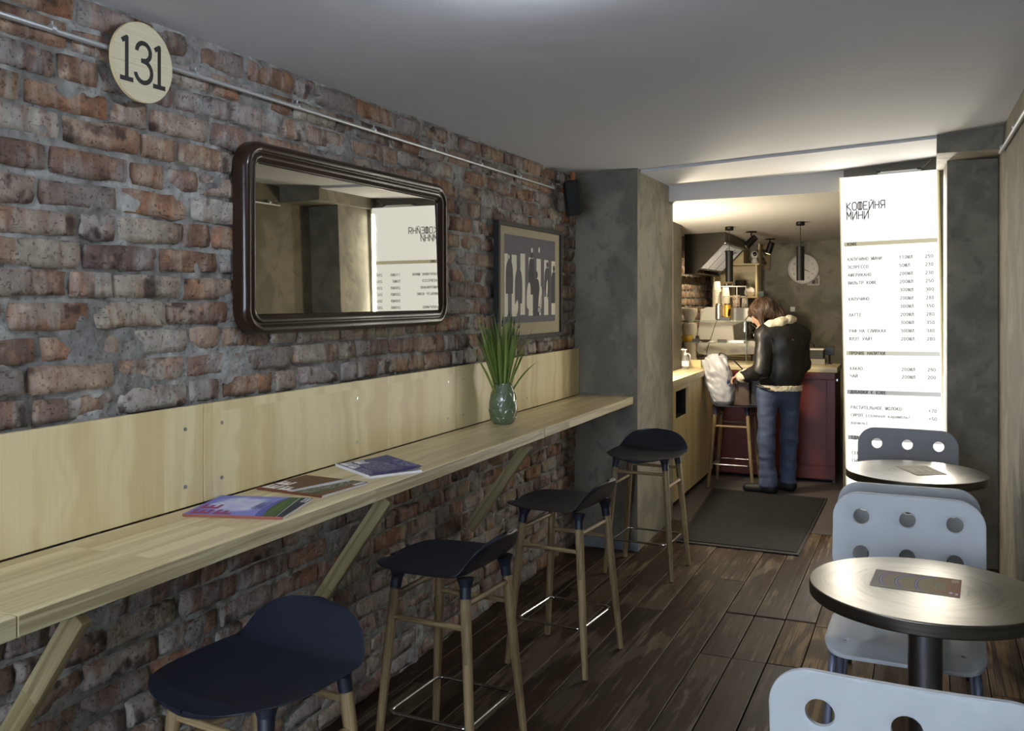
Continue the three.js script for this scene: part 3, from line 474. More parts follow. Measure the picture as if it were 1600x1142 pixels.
// ---------------------------------------------------------------- vase and plant
{
  const t = thing('vase', 'glossy green ceramic vase with scale relief on the counter', 'vase', [-1.795, 0.9505, -4.06]);
  const pr = (y) => { const k = y / 0.195; return 0.0405 + 0.0265 * Math.sin(Math.PI * (0.07 + 0.93 * k ** 0.8)); };
  const body = grid(96, 70, (u, v) => {
    const y = v * 0.195, th = u * 6.28319; let r = pr(y); const rows = 5, q = v * rows, row = Math.floor(q), f = q - row, cols = 9, s = mod(u * cols + (row % 2) * 0.5, 1) * 2 - 1;
    const scale = (1 - f) - 0.0 - (1 - Math.sqrt(Math.max(0, 1 - s * s))) * 0.9; r += 0.004 * sstep(-0.02, 0.16, scale) * (1 - 0.75 * clamp(scale)) * (v > 0.03 && v < 0.95 ? 1 : 0);
    return V(Math.cos(th) * r, y, -Math.sin(th) * r); });
  const lip = lathe([[0.0, 0.02], [0.03, 0.02], [0.034, 0.16], [0.0345, 0.192], [0.036, 0.197], [0.0405, 0.195]], 48);
  const glaze = new THREE.MeshPhysicalMaterial({ color: 0x5c6c52, roughness: 0.22, clearcoat: 1, clearcoatRoughness: 0.06, side: THREE.DoubleSide });
  part('body', smooth(body), glaze, t); part('neck', lip, glaze, t); part('foot', new THREE.CylinderGeometry(0.046, 0.045, 0.004, 40).translate(0, 0.002, 0), glaze, t);
  const p = thing('grass_plant', 'tall bunch of green grass blades with dark tips standing in the vase', 'plant', [-1.795, 0.9705, -4.06]), r = rng(44);
  const greens = [[0.12, 0.21, 0.03], [0.20, 0.29, 0.05], [0.08, 0.16, 0.025], [0.25, 0.31, 0.08]].map((c) => new THREE.MeshPhysicalMaterial({ color: new THREE.Color().setRGB(...c), roughness: 0.5, transmission: 0.3, thickness: 0, side: THREE.DoubleSide })), tip = mat(0x2a2440, 0.6);
  for (let i = 0; i < 92; i++) {
    const a = r() * 6.283, r0 = 0.02 * Math.sqrt(r()), L = i < 4 ? 0.30 + r() * 0.06 : 0.40 + r() * 0.12, lean = (i < 6 ? 0.10 : 0.015) + 0.095 * r() + (i % 9 === 0 ? 0.05 : 0), w0 = 0.0042 + r() * 0.003, b = a + (r() - 0.5) * 1.0, face = r() * 6.28, droop = i % 7 === 0 ? 0.05 : 0.008;
    const path = (s) => V(Math.cos(a) * r0 + Math.cos(b) * lean * s ** 1.5, 0.02 + L * s - droop * s ** 3, Math.sin(a) * r0 + Math.sin(b) * lean * s ** 1.5 + 0.04 * s ** 1.4);
    const g = grid(2, 9, (u, v) => { const c = path(v), w = w0 * (v < 0.75 ? 0.75 + 0.35 * v : Math.max(0.02, (1 - v) / 0.25)) ; const off = (u - 0.5) * 2 * w; return c.add(V(Math.cos(face) * off, 0, Math.sin(face) * off)).add(V(-Math.sin(face), 0, Math.cos(face)).multiplyScalar(-0.4 * Math.abs(off))); });
    const leaf = part('leaf', g, greens[i % 4], p);
    if (i % 5 === 1) { const e = path(0.95), d = path(1.02); part('flower_tip', rod(e, d, 0.0035, 0.001, 6), tip, leaf); }
  }
}
// ---------------------------------------------------------------- bar stools: local +z is the front of the seat
const seatMat = mat(0x191d28, 0.36), seatDark = mat(0x171b28, 0.5);
function stoolSeat() {
  const S = 0.503, W = 0.214, n = 2.9, NS = 44, NU = 26, ang = 0.98, rad = 0.06, flat = 0.34, F = 0.24;
  const prof = (s) => {                                      // side view: front edge, flat, bend, low back
    if (s < flat) return [F - s, -0.016 * (1 - clamp(s / 0.07)) ** 2 + 0.004 * Math.sin(s / flat * 3.14) * -1, 0, 1];
    const a = (s - flat) / rad; if (a < ang) return [F - flat - rad * Math.sin(a), rad * (1 - Math.cos(a)), Math.sin(a), Math.cos(a)];
    const e = s - flat - rad * ang; return [F - flat - rad * Math.sin(ang) - e * Math.cos(ang), rad * (1 - Math.cos(ang)) + e * Math.sin(ang), Math.sin(ang), Math.cos(ang)];
  };
  return smooth(grid(2 * NU, NS, (q, v) => {
    const s = S * (0.5 - 0.5 * Math.cos(Math.PI * v)), w = W * Math.max(0, 1 - Math.abs(2 * s / S - 1) ** n) ** (1 / n), k = Math.round(q * 2 * NU), topSide = k <= NU;
    const uu = topSide ? k / NU * 2 - 1 : 1 - (k - NU) / NU * 2, u = Math.sin(uu * Math.PI / 2), [z, y, nz, ny] = prof(s), back = sstep(flat - 0.05, S, s);
    const edge = Math.sqrt(Math.max(0, 1 - Math.abs(u) ** 6)) * Math.min(1, Math.sqrt(w / (0.35 * W))), th = (topSide ? 0.0035 : -0.0075) * edge;
    const bowl = 0.010 * u * u * (1 - back), wrap = 0.014 * u * u * back;
    return V(u * w, y + bowl + ny * th, z + wrap + nz * th);
  }), 1e-5);
}
function makeStool(label) {
  const t = thing('bar_stool', label, 'stool', [0, 0, 0], 0, 'dark bar stools with oak legs');
  const seat = part('seat', stoolSeat().translate(0, 0.668, 0), seatMat, t);
  const foot = (sx, sz) => V(sx * 0.193, 0, sz * 0.18), top = (sx, sz) => V(sx * 0.146, 0.60, sz * 0.132), at = (sx, sz, h) => foot(sx, sz).lerp(top(sx, sz), h / 0.6);
  for (const [sx, sz] of [[1, 1], [-1, 1], [1, -1], [-1, -1]]) {
    const f = foot(sx, sz), q = top(sx, sz), m = at(sx, sz, 0.38), g = join([rod(f.clone().setY(0.004).lerp(q, 0), m, 0.0125, 0.0165, 16), rod(m, q, 0.0165, 0.0175, 16)]);
    const leg = part('leg', grainUV(g, 'y', sx * 0.3 + sz * 0.7, sx * 0.05), oakMat, t);
    part('glide', rod(f, f.clone().setY(0.005), 0.0105, 0.0115, 12), blackPlastic, leg);
    const c = V(sx * 0.138, 0.662, sz * 0.124 - (sz < 0 ? 0.004 : 0)), a = at(sx, sz, 0.598);
    part('leg_socket', join([rod(a, a.clone().lerp(c, 0.55), 0.0185, 0.0195, 16), rod(a.clone().lerp(c, 0.55), c, 0.0195, 0.03, 16)]), seatDark, seat);
  }
  const rung = (a, b, h, r) => part('rung', grainUV(rod(at(...a, h), at(...b, h), r, r, 12), a[0] === b[0] ? 'z' : 'x', h, a[0]), oakMat, t);
  rung([1, 1], [-1, 1], 0.575, 0.0095); rung([1, -1], [-1, -1], 0.575, 0.0095); rung([1, 1], [1, -1], 0.505, 0.0095); rung([-1, 1], [-1, -1], 0.505, 0.0095);
  const h = 0.19, ring = [[1, 1], [-1, 1], [-1, -1], [1, -1]].map(([x, z]) => { const p = at(x, z, h); return V(p.x - x * 0.017, h, p.z - z * 0.017); });
  part('foot_ring', polyTube(roundedPath(ring, 0.022, true), 0.0058, 10, true), chrome, t);
  return t;
}
const stool = makeStool('nearest dark bar stool, cut by the bottom edge, facing the viewer');
stool.position.set(-1.418, 0, -1.785); stool.rotation.y = -0.12;
copyOf(stool, [-1.418, 0, -2.782], -1.62, 'second nearest dark bar stool, under the slanted bracket, facing the bricks');
copyOf(stool, [-1.37, 0, -3.765], -1.66, 'third dark bar stool from the front, below the vase, facing the bricks');
copyOf(stool, [-1.378, 0, -5.16], -0.04, 'dark bar stool standing alone in front of the concrete pillar');
copyOf(stool, [-1.335, 0, -7.79], Math.PI / 2, 'dark bar stool by the red counter with two bags on its seat');

// ---------------------------------------------------------------- plywood chairs with round holes: local +z is the front
const tess = new TessellateModifier(0.05, 5);
function plate(shape, depth, bend) { let g = extrude(shape, depth, 0.003, 2, 10); g = tess.modify(g.index ? g.toNonIndexed() : g); const p = g.attributes.position; for (let i = 0; i < p.count; i++) { const q = bend(p.getX(i), p.getY(i), p.getZ(i)); p.setXYZ(i, q[0], q[1], q[2]); } g.deleteAttribute('normal'); g.deleteAttribute('uv'); return toCreasedNormals(mergeVertices(g, 1e-5), 0.7); }
function makeChair(label, paint, tubeMat, pos, turn) {
  const t = thing('plywood_chair', label, 'chair', pos, turn);
  const W = 0.49, top = 0.86, bot = 0.56, s = rrect(W, top - bot, 0.085, 0, (top + bot) / 2);
  for (const x of [-0.15, 0, 0.15]) for (const y of [top - 0.082, top - 0.208]) { const h = new THREE.Path(); h.absarc(x, y, 0.0265, 0, Math.PI * 2, true); s.holes.push(h); }
  const back = part('backrest', plate(s, 0.014, (x, y, z) => [x, y, z - 0.225 - (y - 0.6) * 0.17 + 0.32 * x * x - 0.007]), paint, t);
  const q = rrect(0.47, 0.38, 0.085, 0, 0); for (const x of [-0.17, 0.17]) { const h = new THREE.Path(); h.absarc(x, -0.11, 0.007, 0, Math.PI * 2, true); q.holes.push(h); }
  const seat = part('seat', plate(q, 0.014, (x, y, z) => [x, 0.445 + z - 0.022 * sstep(0.10, 0.19, -y) + 0.18 * (y > 0.05 ? (y - 0.05) ** 2 : 0), -y + 0.005]), paint, t);
  for (const x of [-0.17, 0.17]) part('bolt', new THREE.CylinderGeometry(0.006, 0.006, 0.004, 10).translate(x, 0.449, 0.115), tubeMat, seat);
  for (const sx of [-1, 1]) {
    const pts = [V(sx * 0.232, 0.012, 0.205), V(sx * 0.205, 0.428, 0.15), V(sx * 0.205, 0.428, -0.16), V(sx * 0.232, 0.012, -0.245)];
    part('leg_frame', polyTube(roundedPath(pts, 0.075), 0.0125, 12), tubeMat, t);
    for (const e of [pts[0], pts[3]]) part('foot_cap', rod(V(e.x, 0, e.z), V(e.x * 0.998, 0.03, e.z * 0.99), 0.0145, 0.0145, 12), blackPlastic, t);
    part('back_support', polyTube(roundedPath([V(sx * 0.12, 0.428, 0.05), V(sx * 0.12, 0.428, -0.235), V(sx * 0.12, 0.655, -0.2395)], 0.06), 0.010, 10), tubeMat, t);
  }
  part('cross_bar', join([rod(V(-0.205, 0.426, 0.1), V(0.205, 0.426, 0.1), 0.010), rod(V(-0.205, 0.426, -0.12), V(0.205, 0.426, -0.12), 0.010)]), tubeMat, t);
  return t;
}
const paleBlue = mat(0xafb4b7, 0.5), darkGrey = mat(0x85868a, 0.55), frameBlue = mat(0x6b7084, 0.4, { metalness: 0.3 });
makeChair('pale blue chair nearest the viewer, only its perforated back rising from the bottom edge', paleBlue, frameBlue, [0.005, 0, -2.055], Math.PI - 0.03);
makeChair('pale blue perforated chair facing the viewer behind the near round table', paleBlue, frameBlue, [-0.012, 0, -3.25], -0.03);
makeChair('pale blue chair turned away, back to back with the pale chair before it', paleBlue, frameBlue, [-0.005, 0, -3.97], Math.PI);
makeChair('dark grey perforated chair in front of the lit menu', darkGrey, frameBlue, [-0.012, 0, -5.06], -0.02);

// ---------------------------------------------------------------- round steel tables with cards
const ringMap = colorTex(64, 512, (u, v) => { const f = 0.5 * fbm(u * 2, v * 170, 2, 170, 81, 2) + 0.5 * fbm(u * 3, v * 40, 3, 40, 82, 3); return [mix(150, 255, f), mix(150, 255, f), mix(150, 255, f)]; });
const brushed = new THREE.MeshPhysicalMaterial({ map: ringMap, color: 0x9a958b, metalness: 1, roughness: 0.29, anisotropy: 0.4, side: THREE.DoubleSide });
const darkSteel = mat(0x8f9096, 0.3, { metalness: 1 });
function makeTable(label, pos) {
  const t = thing('round_table', label, 'table', pos), R = 0.31;
  const pr = [[0.002, 0.74], [0.1, 0.74], [0.2, 0.74], [R - 0.004, 0.74], [R - 0.001, 0.739], [R, 0.736], [R, 0.706], [R - 0.003, 0.703], [0.05, 0.703]];
  const g = lathe(pr.slice().reverse(), 96), uv = g.attributes.uv, p = g.attributes.position; for (let i = 0; i < uv.count; i++) uv.setXY(i, uv.getX(i) * 6, Math.hypot(p.getX(i), p.getZ(i)) * 3 + (p.getY(i) < 0.739 ? p.getY(i) * 3 : 0));
  part('tabletop', g, brushed, t);
  part('column', new THREE.CylinderGeometry(0.045, 0.045, 0.68, 40).translate(0, 0.363, 0), darkSteel, t);
  part('foot_plate', lathe([[0, 0.026], [0.06, 0.025], [0.19, 0.014], [0.205, 0.009], [0.205, 0.0], [0, 0.0]], 56), darkSteel, t);
  return t;
}
makeTable('nearer round brushed steel table, with a card of looping shapes on it', [0.042, 0, -2.837]);
makeTable('farther round brushed steel table in front of the lit menu', [0.03, 0, -4.737]);
function card(label, corners, draw) {                       // corners: far left, far right, near right, near left (x, z)
  const P = corners.map((c) => V(c[0], 0.7412, c[1])), t = canvasTex(800, 360, draw);
  const c = P.reduce((s, p) => s.add(p), V(0, 0, 0)).multiplyScalar(0.25), g = new THREE.BoxGeometry(1, 0.0012, 1, 1, 1, 1), q = g.attributes.position;
  for (let i = 0; i < q.count; i++) { const u = q.getX(i) + 0.5, v = q.getZ(i) + 0.5, a = P[0].clone().lerp(P[1], u), b = P[3].clone().lerp(P[2], u), r = a.lerp(b, v); q.setXYZ(i, r.x - c.x, q.getY(i), r.z - c.z); }
  const edge = mat(0xb9b3a6, 0.7), o = solo('flyer_card', g, [edge, edge, mat(0xffffff, 0.65, { map: t }), edge, edge, edge], label, 'card'); o.position.copy(c); return o;
}
const loops = (g, w, h) => {
  g.fillStyle = '#8d7563'; g.fillRect(0, 0, w, h); const gr = g.createLinearGradient(0, 0, w, 0); gr.addColorStop(0, '#877a72'); gr.addColorStop(0.6, '#8d805f'); gr.addColorStop(1, '#96603f'); g.fillStyle = gr; g.fillRect(0, 0, w, h); const r = rng(61);
  for (const [cx, cy, rx, ry] of [[195, 180, 120, 150], [340, 190, 120, 150], [520, 185, 120, 165]]) {
    g.lineWidth = 34; g.strokeStyle = '#6a627e'; g.beginPath(); g.ellipse(cx, cy, rx, ry, 0.1, 0.6 * Math.PI, 1.6 * Math.PI); g.stroke(); g.lineWidth = 8; g.strokeStyle = '#a49bb0'; g.stroke();
    for (let i = 0; i < 70; i++) { g.fillStyle = ['#9a8e58', '#7f8a55', '#a58f62', '#8c6c55'][i % 4]; g.globalAlpha = 0.4; g.beginPath(); g.ellipse(cx + 20 + (r() - 0.5) * rx, cy + (r() - 0.5) * ry * 1.4, 14, 9, r() * 3, 0, 7); g.fill(); } g.globalAlpha = 1;
  }
  for (let i = 0; i < 6; i++) { g.fillStyle = ['#7f8f6a', '#6a8a84', '#938a58'][i % 3]; g.fillRect(575 + i * 16, 120, 9, 150); }
  g.fillStyle = '#c9bfae'; for (let i = 0; i < 3; i++) g.fillRect(712, 30 + i * 20, 66, 9); g.fillStyle = '#ded6ea'; g.fillRect(706, 286, 26, 34); g.fillRect(760, 300, 22, 34); g.fillRect(732, 306, 28, 5);
};
card('oblong printed card of purple loops lying on the near steel table', [[-0.09, -2.964], [0.14, -2.947], [0.127, -2.774], [-0.102, -2.797]], loops);
card('grey printed card lying skewed on the farther steel table', [[-0.061, -4.839], [0.08, -4.90], [0.163, -4.696], [0.035, -4.616]], (g, w, h) => { g.fillStyle = '#8f8672'; g.fillRect(0, 0, w, h); g.strokeStyle = '#5d554a'; g.lineWidth = 12; g.strokeRect(20, 20, w - 40, h - 40); for (let i = 0; i < 4; i++) { g.beginPath(); g.moveTo(60, 70 + i * 60); g.bezierCurveTo(240, 20 + i * 70, 520, 120 + i * 50, 740, 60 + i * 70); g.stroke(); } g.fillStyle = '#a89f88'; for (let i = 0; i < 3; i++) g.fillRect(120 + i * 200, 110, 110, 130); });

// ---------------------------------------------------------------- door mat
{
  const t = thing('door_mat', 'large dark ribbed door mat with a rubber border before the bar', 'mat', [-1.0, 0.0022, -6.67]);
  const poly = [[-1.36, -5.80], [-0.609, -5.783], [-0.578, -7.513], [-1.47, -7.553]].map((p) => [p[0] + 1.0, p[1] + 6.67]);
  part('rubber_border', prism(poly, 0, 0.006), mat(0x24221f, 0.8), t);
  const k = 0.955, rib = dataTex(256, 256, (u, v) => 0.5 + 0.5 * Math.sin(u * 6.283 * 32) * 0.6 + 0.4 * (fbm(u * 60, v * 60, 60, 60, 71, 2) - 0.5)); rib.repeat.set(3, 3);
  part('carpet', prism(poly.map((p) => [p[0] * k, p[1] * k]), 0.004, 0.0105), new THREE.MeshStandardMaterial({ roughness: 1, bumpMap: rib, bumpScale: 0.003, map: colorTex(256, 256, (u, v) => { const f = fbm(u * 50, v * 50, 50, 50, 72, 3), r = 0.75 + 0.4 * (0.5 + 0.5 * Math.sin(u * 6.283 * 40)), s = hash(Math.floor(u * 256), Math.floor(v * 256), 9) > 0.9985 ? 120 : 0; return [15 * r + 11 * f + s, 14 * r + 11 * f + s, 13 * r + 10 * f + s]; }) }), t);
}
// conduit on the right wall and the small lamp above the room
{
  const t = thing('conduit_pipe', 'grey conduit pipe high on the right-hand concrete wall', 'pipe', [0.45, 2.345, 0]);
  part('pipe', rod(V(0, 0.02, 1.5), V(0, -0.012, -5.56), 0.0095), conduitMat, t);
  for (let z = -1.1; z > -5.5; z -= 0.62) part('clip', rod(V(0, 0.0, z - 0.012), V(0, 0.0, z + 0.012), 0.0125), conduitMat, t);
  const l = thing('ceiling_lamp', 'small round white globe lamp on the ceiling above the stools', 'lamp', [-0.816, 2.364, -2.05]);
  part('canopy', lathe([[0, 0.034], [0.05, 0.034], [0.05, 0.012], [0.03, 0.0], [0, 0]], 32), whitePlastic, l);
  part('globe', new THREE.SphereGeometry(0.035, 28, 18).translate(0, -0.022, 0), mat(0xffffff, 0.4, { emissive: 0xdfe6ff, emissiveIntensity: 3 }), l);
  const p = new THREE.PointLight(new THREE.Color().setRGB(0.8, 0.87, 1.0), 2.0); p.position.set(0, -0.022, 0); p.shadow.radius = 2.5; addLight(p, l);
}
// ---------------------------------------------------------------- the lit menu
{
  const Wm = 0.585, Hm = 2.078, K = 1 / MENU_GLOW;           // printed tones let through a share of the glow
  const tone = (v) => { const s = v <= 0.0031308 ? v * 12.92 : 1.055 * v ** (1 / 2.4) - 0.055; return Math.round(clamp(s) * 255); };
  const css = (a, b, c) => `rgb(${tone(a)},${tone(b)},${tone(c)})`;
  const ink = css(0.03 * K, 0.028 * K, 0.024 * K), ink2 = css(0.04 * K, 0.038 * K, 0.032 * K);
  const print = canvasTex(578, 2048, (g, w, h) => {
    g.fillStyle = '#fff'; g.fillRect(0, 0, w, h);
    g.save(); g.scale(w / 553, h / 1811); g.textBaseline = 'alphabetic';
    const bar = (y, c, c2) => { const q = g.createLinearGradient(13, 0, 548, 0); q.addColorStop(0, c); q.addColorStop(1, c2); g.fillStyle = q; g.fillRect(13, y - 2, 535, 23); };
    bar(376, css(0.55 * K, 0.5 * K, 0.33 * K), css(0.62 * K, 0.57 * K, 0.4 * K));
    bar(1000, css(0.6 * K, 0.56 * K, 0.4 * K), css(0.72 * K, 0.72 * K, 0.7 * K));
    bar(1222, css(0.36 * K, 0.36 * K, 0.36 * K), css(0.62 * K, 0.62 * K, 0.62 * K));
    bar(1482, css(0.34 * K, 0.34 * K, 0.34 * K), css(0.6 * K, 0.6 * K, 0.6 * K));
    // masthead drawn in thin strokes
    const L = {
      К: [[0, 0, 0, 1], [0.95, 0, 0.05, 0.5, 1, 1]], О: [[0.25, 0, 0.75, 0, 1, 0.2, 1, 0.8, 0.75, 1, 0.25, 1, 0, 0.8, 0, 0.2, 0.25, 0]], Ф: [[0.2, 0, 0.8, 0, 1, 0.2, 1, 0.8, 0.8, 1, 0.2, 1, 0, 0.8, 0, 0.2, 0.2, 0], [0.36, 0, 0.36, 1], [0.64, 0, 0.64, 1]],
      Е: [[0.95, 0, 0, 0, 0, 1, 0.95, 1], [0, 0.48, 0.8, 0.48]], Й: [[0, 0, 0, 1, 0.95, 0, 0.95, 1], [0.25, -0.16, 0.5, -0.12, 0.75, -0.16]], Н: [[0, 0, 0, 1], [0.95, 0, 0.95, 1], [0, 0.5, 0.95, 0.5]], Я: [[0.95, 1, 0.95, 0, 0.2, 0, 0, 0.15, 0, 0.4, 0.2, 0.55, 0.95, 0.55], [0.45, 0.55, 0, 1]],
      М: [[0, 1, 0, 0, 0.48, 0.6, 0.95, 0, 0.95, 1]], И: [[0, 0, 0, 1, 0.95, 0, 0.95, 1]] };
    const word = (s, x, y, cw, ch, pitch) => { g.strokeStyle = ink; g.lineWidth = 5.2; g.lineJoin = 'miter'; [...s].forEach((c, i) => L[c].forEach((q) => { g.beginPath(); for (let k = 0; k < q.length; k += 2) g[k ? 'lineTo' : 'moveTo'](x + i * pitch + q[k] * cw, y + q[k + 1] * ch); g.stroke(); })); };
    word('КОФЕЙНЯ', 35, 147, 25, 44, 33.2); word('МИНИ', 35, 199, 26, 46, 34);
    const line = (s, x, y, c = ink2, size = 26, bold = false) => { g.fillStyle = c; g.font = `${size}px monospace`; g.fillText(s, x, y); g.fillText(s, x + 0.9, y); if (bold) { g.fillText(s, x + 1, y); g.fillText(s, x + 0.5, y + 0.8); } };
    const head = (s, y) => line(s, 31, y, ink, 25, true);
    head('КОФЕ', 395); head('ПРОЧИЕ НАПИТКИ', 1018); head('ДОБАВКИ К КОФЕ', 1240); head('ЕДА', 1500);
    const rows = [['КАПУЧИНО МИНИ', '110МЛ', '250'], ['ЭСПРЕССО', '50МЛ', '230'], ['АМЕРИКАНО', '200МЛ', '230'], ['ФИЛЬТР КОФЕ', '200МЛ', '250'], ['', '300МЛ', '300'], ['КАПУЧИНО', '200МЛ', '280'], ['', '300МЛ', '350'], ['ЛАТТЕ', '200МЛ', '280'], ['', '300МЛ', '350'], ['РАФ НА СЛИВКАХ', '300МЛ', '380'], ['ФЛЭТ УАЙТ', '200МЛ', '280']];
    const put = (r, y) => { line(r[0], 31, y); line(r[1], 331, y); line(r[2], 476, y); };
    rows.forEach((r, i) => put(r, 481 + i * 45.6));
    put(['КАКАО', '200МЛ', '290'], 1106); put(['ЧАЙ', '200МЛ', '200'], 1149);
    line('РАСТИТЕЛЬНОЕ МОЛОКО', 31, 1328); line('+70', 476, 1332); line('СИРОП (соленая карамель/', 31, 1372, ink2, 24); line('+50', 476, 1376); line('ваниль)', 31, 1416, ink2, 24);
    line('СЕНДВИЧ', 31, 1588); line('СЫРНИКИ', 31, 1632); line('СУП', 31, 1680); line('САЛАТ', 31, 1724);
    g.restore();
  });
  const t = thing('menu_light_box', 'tall glowing white menu board of coffee prices on the right pillar', 'menu sign', [-0.106, 0.279 + Hm / 2, -6.412], -0.155);
  const glow = new THREE.MeshStandardMaterial({ color: 0x000000, roughness: 0.6, emissive: new THREE.Color().setRGB(1, 0.985, 0.95), emissiveMap: print, emissiveIntensity: MENU_GLOW });
  const body = new THREE.Group(); body.name = 'box'; body.rotation.z = 0.021; t.add(body);
  const alu = mat(0xd8d2bd, 0.6);
  part('casing', new THREE.BoxGeometry(Wm, Hm, 0.05).translate(0, 0, -0.0262), alu, body);
  part('lit_face', new THREE.PlaneGeometry(Wm, Hm).translate(0, 0, 0.0), glow, body);
  const edgeGlow = mat(0xd8d2bd, 0.6, { emissive: 0xd9c98c, emissiveIntensity: 0.55 });
  for (const s of [-1, 1]) part('edge_strip', new THREE.BoxGeometry(0.007, Hm + 0.008, 0.056).translate(s * (Wm / 2 + 0.0035), 0, -0.025), edgeGlow, body, 'glowing acrylic edge');
  part('top_profile', join([span(-0.06, 0.2, Hm / 2 + 0.004, Hm / 2 + 0.018, -0.04, -0.01, 0.002)]), whitePlastic, body);
  for (const x of [-0.055, 0.19]) part('clip', span(x - 0.012, x + 0.012, Hm / 2 + 0.012, Hm / 2 + 0.024, -0.03, -0.005, 0.002), blackPlastic, body);
  part('cable', polyTube(roundedPath([V(0.19, Hm / 2 + 0.016, -0.02), V(0.22, Hm / 2 + 0.03, -0.02), V(0.27, Hm / 2 + 0.085, -0.03)], 0.02), 0.004, 6), mat(0x8f8560, 0.6), body);
  for (const s of [-1, 1]) { const l = new THREE.RectAreaLight(new THREE.Color().setRGB(...MENU_TINT), 92, 0.02, Hm - 0.1); l.position.set(s * (Wm / 2 - 0.012), 0, 0.004); l.rotation.y = Math.PI; addLight(l, body); }
  struct('plinth', span(-0.40, 0.2, 0, 0.27, -6.52, -6.40, 0.004), concrete);
}
// ---------------------------------------------------------------- the bar: side counter, red counter
const redPaint = mat(0x601d12, 0.42), clearGlass = new THREE.MeshPhysicalMaterial({ color: 0xffffff, roughness: 0, transmission: 1, thickness: 0, ior: 1.5 });
{
  const t = thing('bar_side_cabinet', 'plywood side cabinet of the bar with a square opening in its front', 'cabinet', [-1.59, 0, -7.2]);
  const z0 = 0.762, z1 = -0.99, s = poly2([[-z0, 0.05], [-z1, 0.05], [-z1, 0.905], [-z0, 0.905]]), h = new THREE.Path(); h.moveTo(-0.428, 0.652); h.lineTo(-0.018, 0.652); h.lineTo(-0.018, 0.86); h.lineTo(-0.428, 0.86); h.closePath(); s.holes.push(h);
  // drawn in (−z, y), extruded and turned so that the face looks to +x
  part('front_panel', grainUV(extrude(s, 0.018, 0.001).rotateY(Math.PI / 2).translate(-0.018, 0, 0), 'y', 0.3, 0.2), plyMat, t);
  part('toe_kick', span(-0.05, -0.03, 0, 0.05, z1, z0), mat(0x2b2723, 0.8), t);
  part('opening_liner', join([span(-0.3, -0.018, 0.64, 0.652, 0.0, 0.44), span(-0.3, -0.29, 0.652, 0.86, 0.0, 0.44), span(-0.3, -0.018, 0.86, 0.872, 0, 0.44), span(-0.3, -0.018, 0.652, 0.86, 0.428, 0.44), span(-0.3, -0.018, 0.652, 0.86, 0.0, 0.018)]), mat(0x171310, 0.8), t);
  const top = mat(0xd8c48e, 0.4);
  part('side_top', grainUV(span(-0.35, 0.02, 0.905, 0.955, -2.2, 0.762, 0.003), 'z', 0.4, 0.2), ashMat, t);
}
{
  const t = thing('red_counter', 'dark red service counter with a pale wooden top', 'counter', [-1.09, 0, -8.5]);
  part('carcass', span(-0.48, 0.5, 0.06, 0.93, -0.3, 0.305, 0.002), redPaint, t);
  part('front_panel', span(-0.44, 0.455, 0.14, 0.87, 0.305, 0.313, 0.002), redPaint, t);
  for (const [x0, x1, y0, y1] of [[-0.48, 0.523, 0.87, 0.93], [-0.48, 0.523, 0.03, 0.14], [0.455, 0.523, 0.14, 0.87]]) part('rail', span(x0, x1, y0, y1, 0.305, 0.33, 0.003), redPaint, t);
  part('side_panel', span(0.5, 0.523, 0.0, 0.93, -0.32, 0.305, 0.002), mat(0x5e4432, 0.5), t);
  part('plinth', span(-0.48, 0.5, 0, 0.06, -0.28, 0.25), mat(0x1c1715, 0.8), t);
  part('counter_top', grainUV(span(-0.46, 0.54, 0.93, 0.975, -0.232, 0.34, 0.004), 'x', 0.1, 0.1), ashMat, t); part('machine_bench', grainUV(span(-0.478, 0.0, 0.905, 0.955, -0.88, -0.304, 0.003), 'x', 0.4), ashMat, t);
  part('hook', span(0.523, 0.54, 0.85, 0.872, 0.2, 0.24, 0.003), steel, t);
}
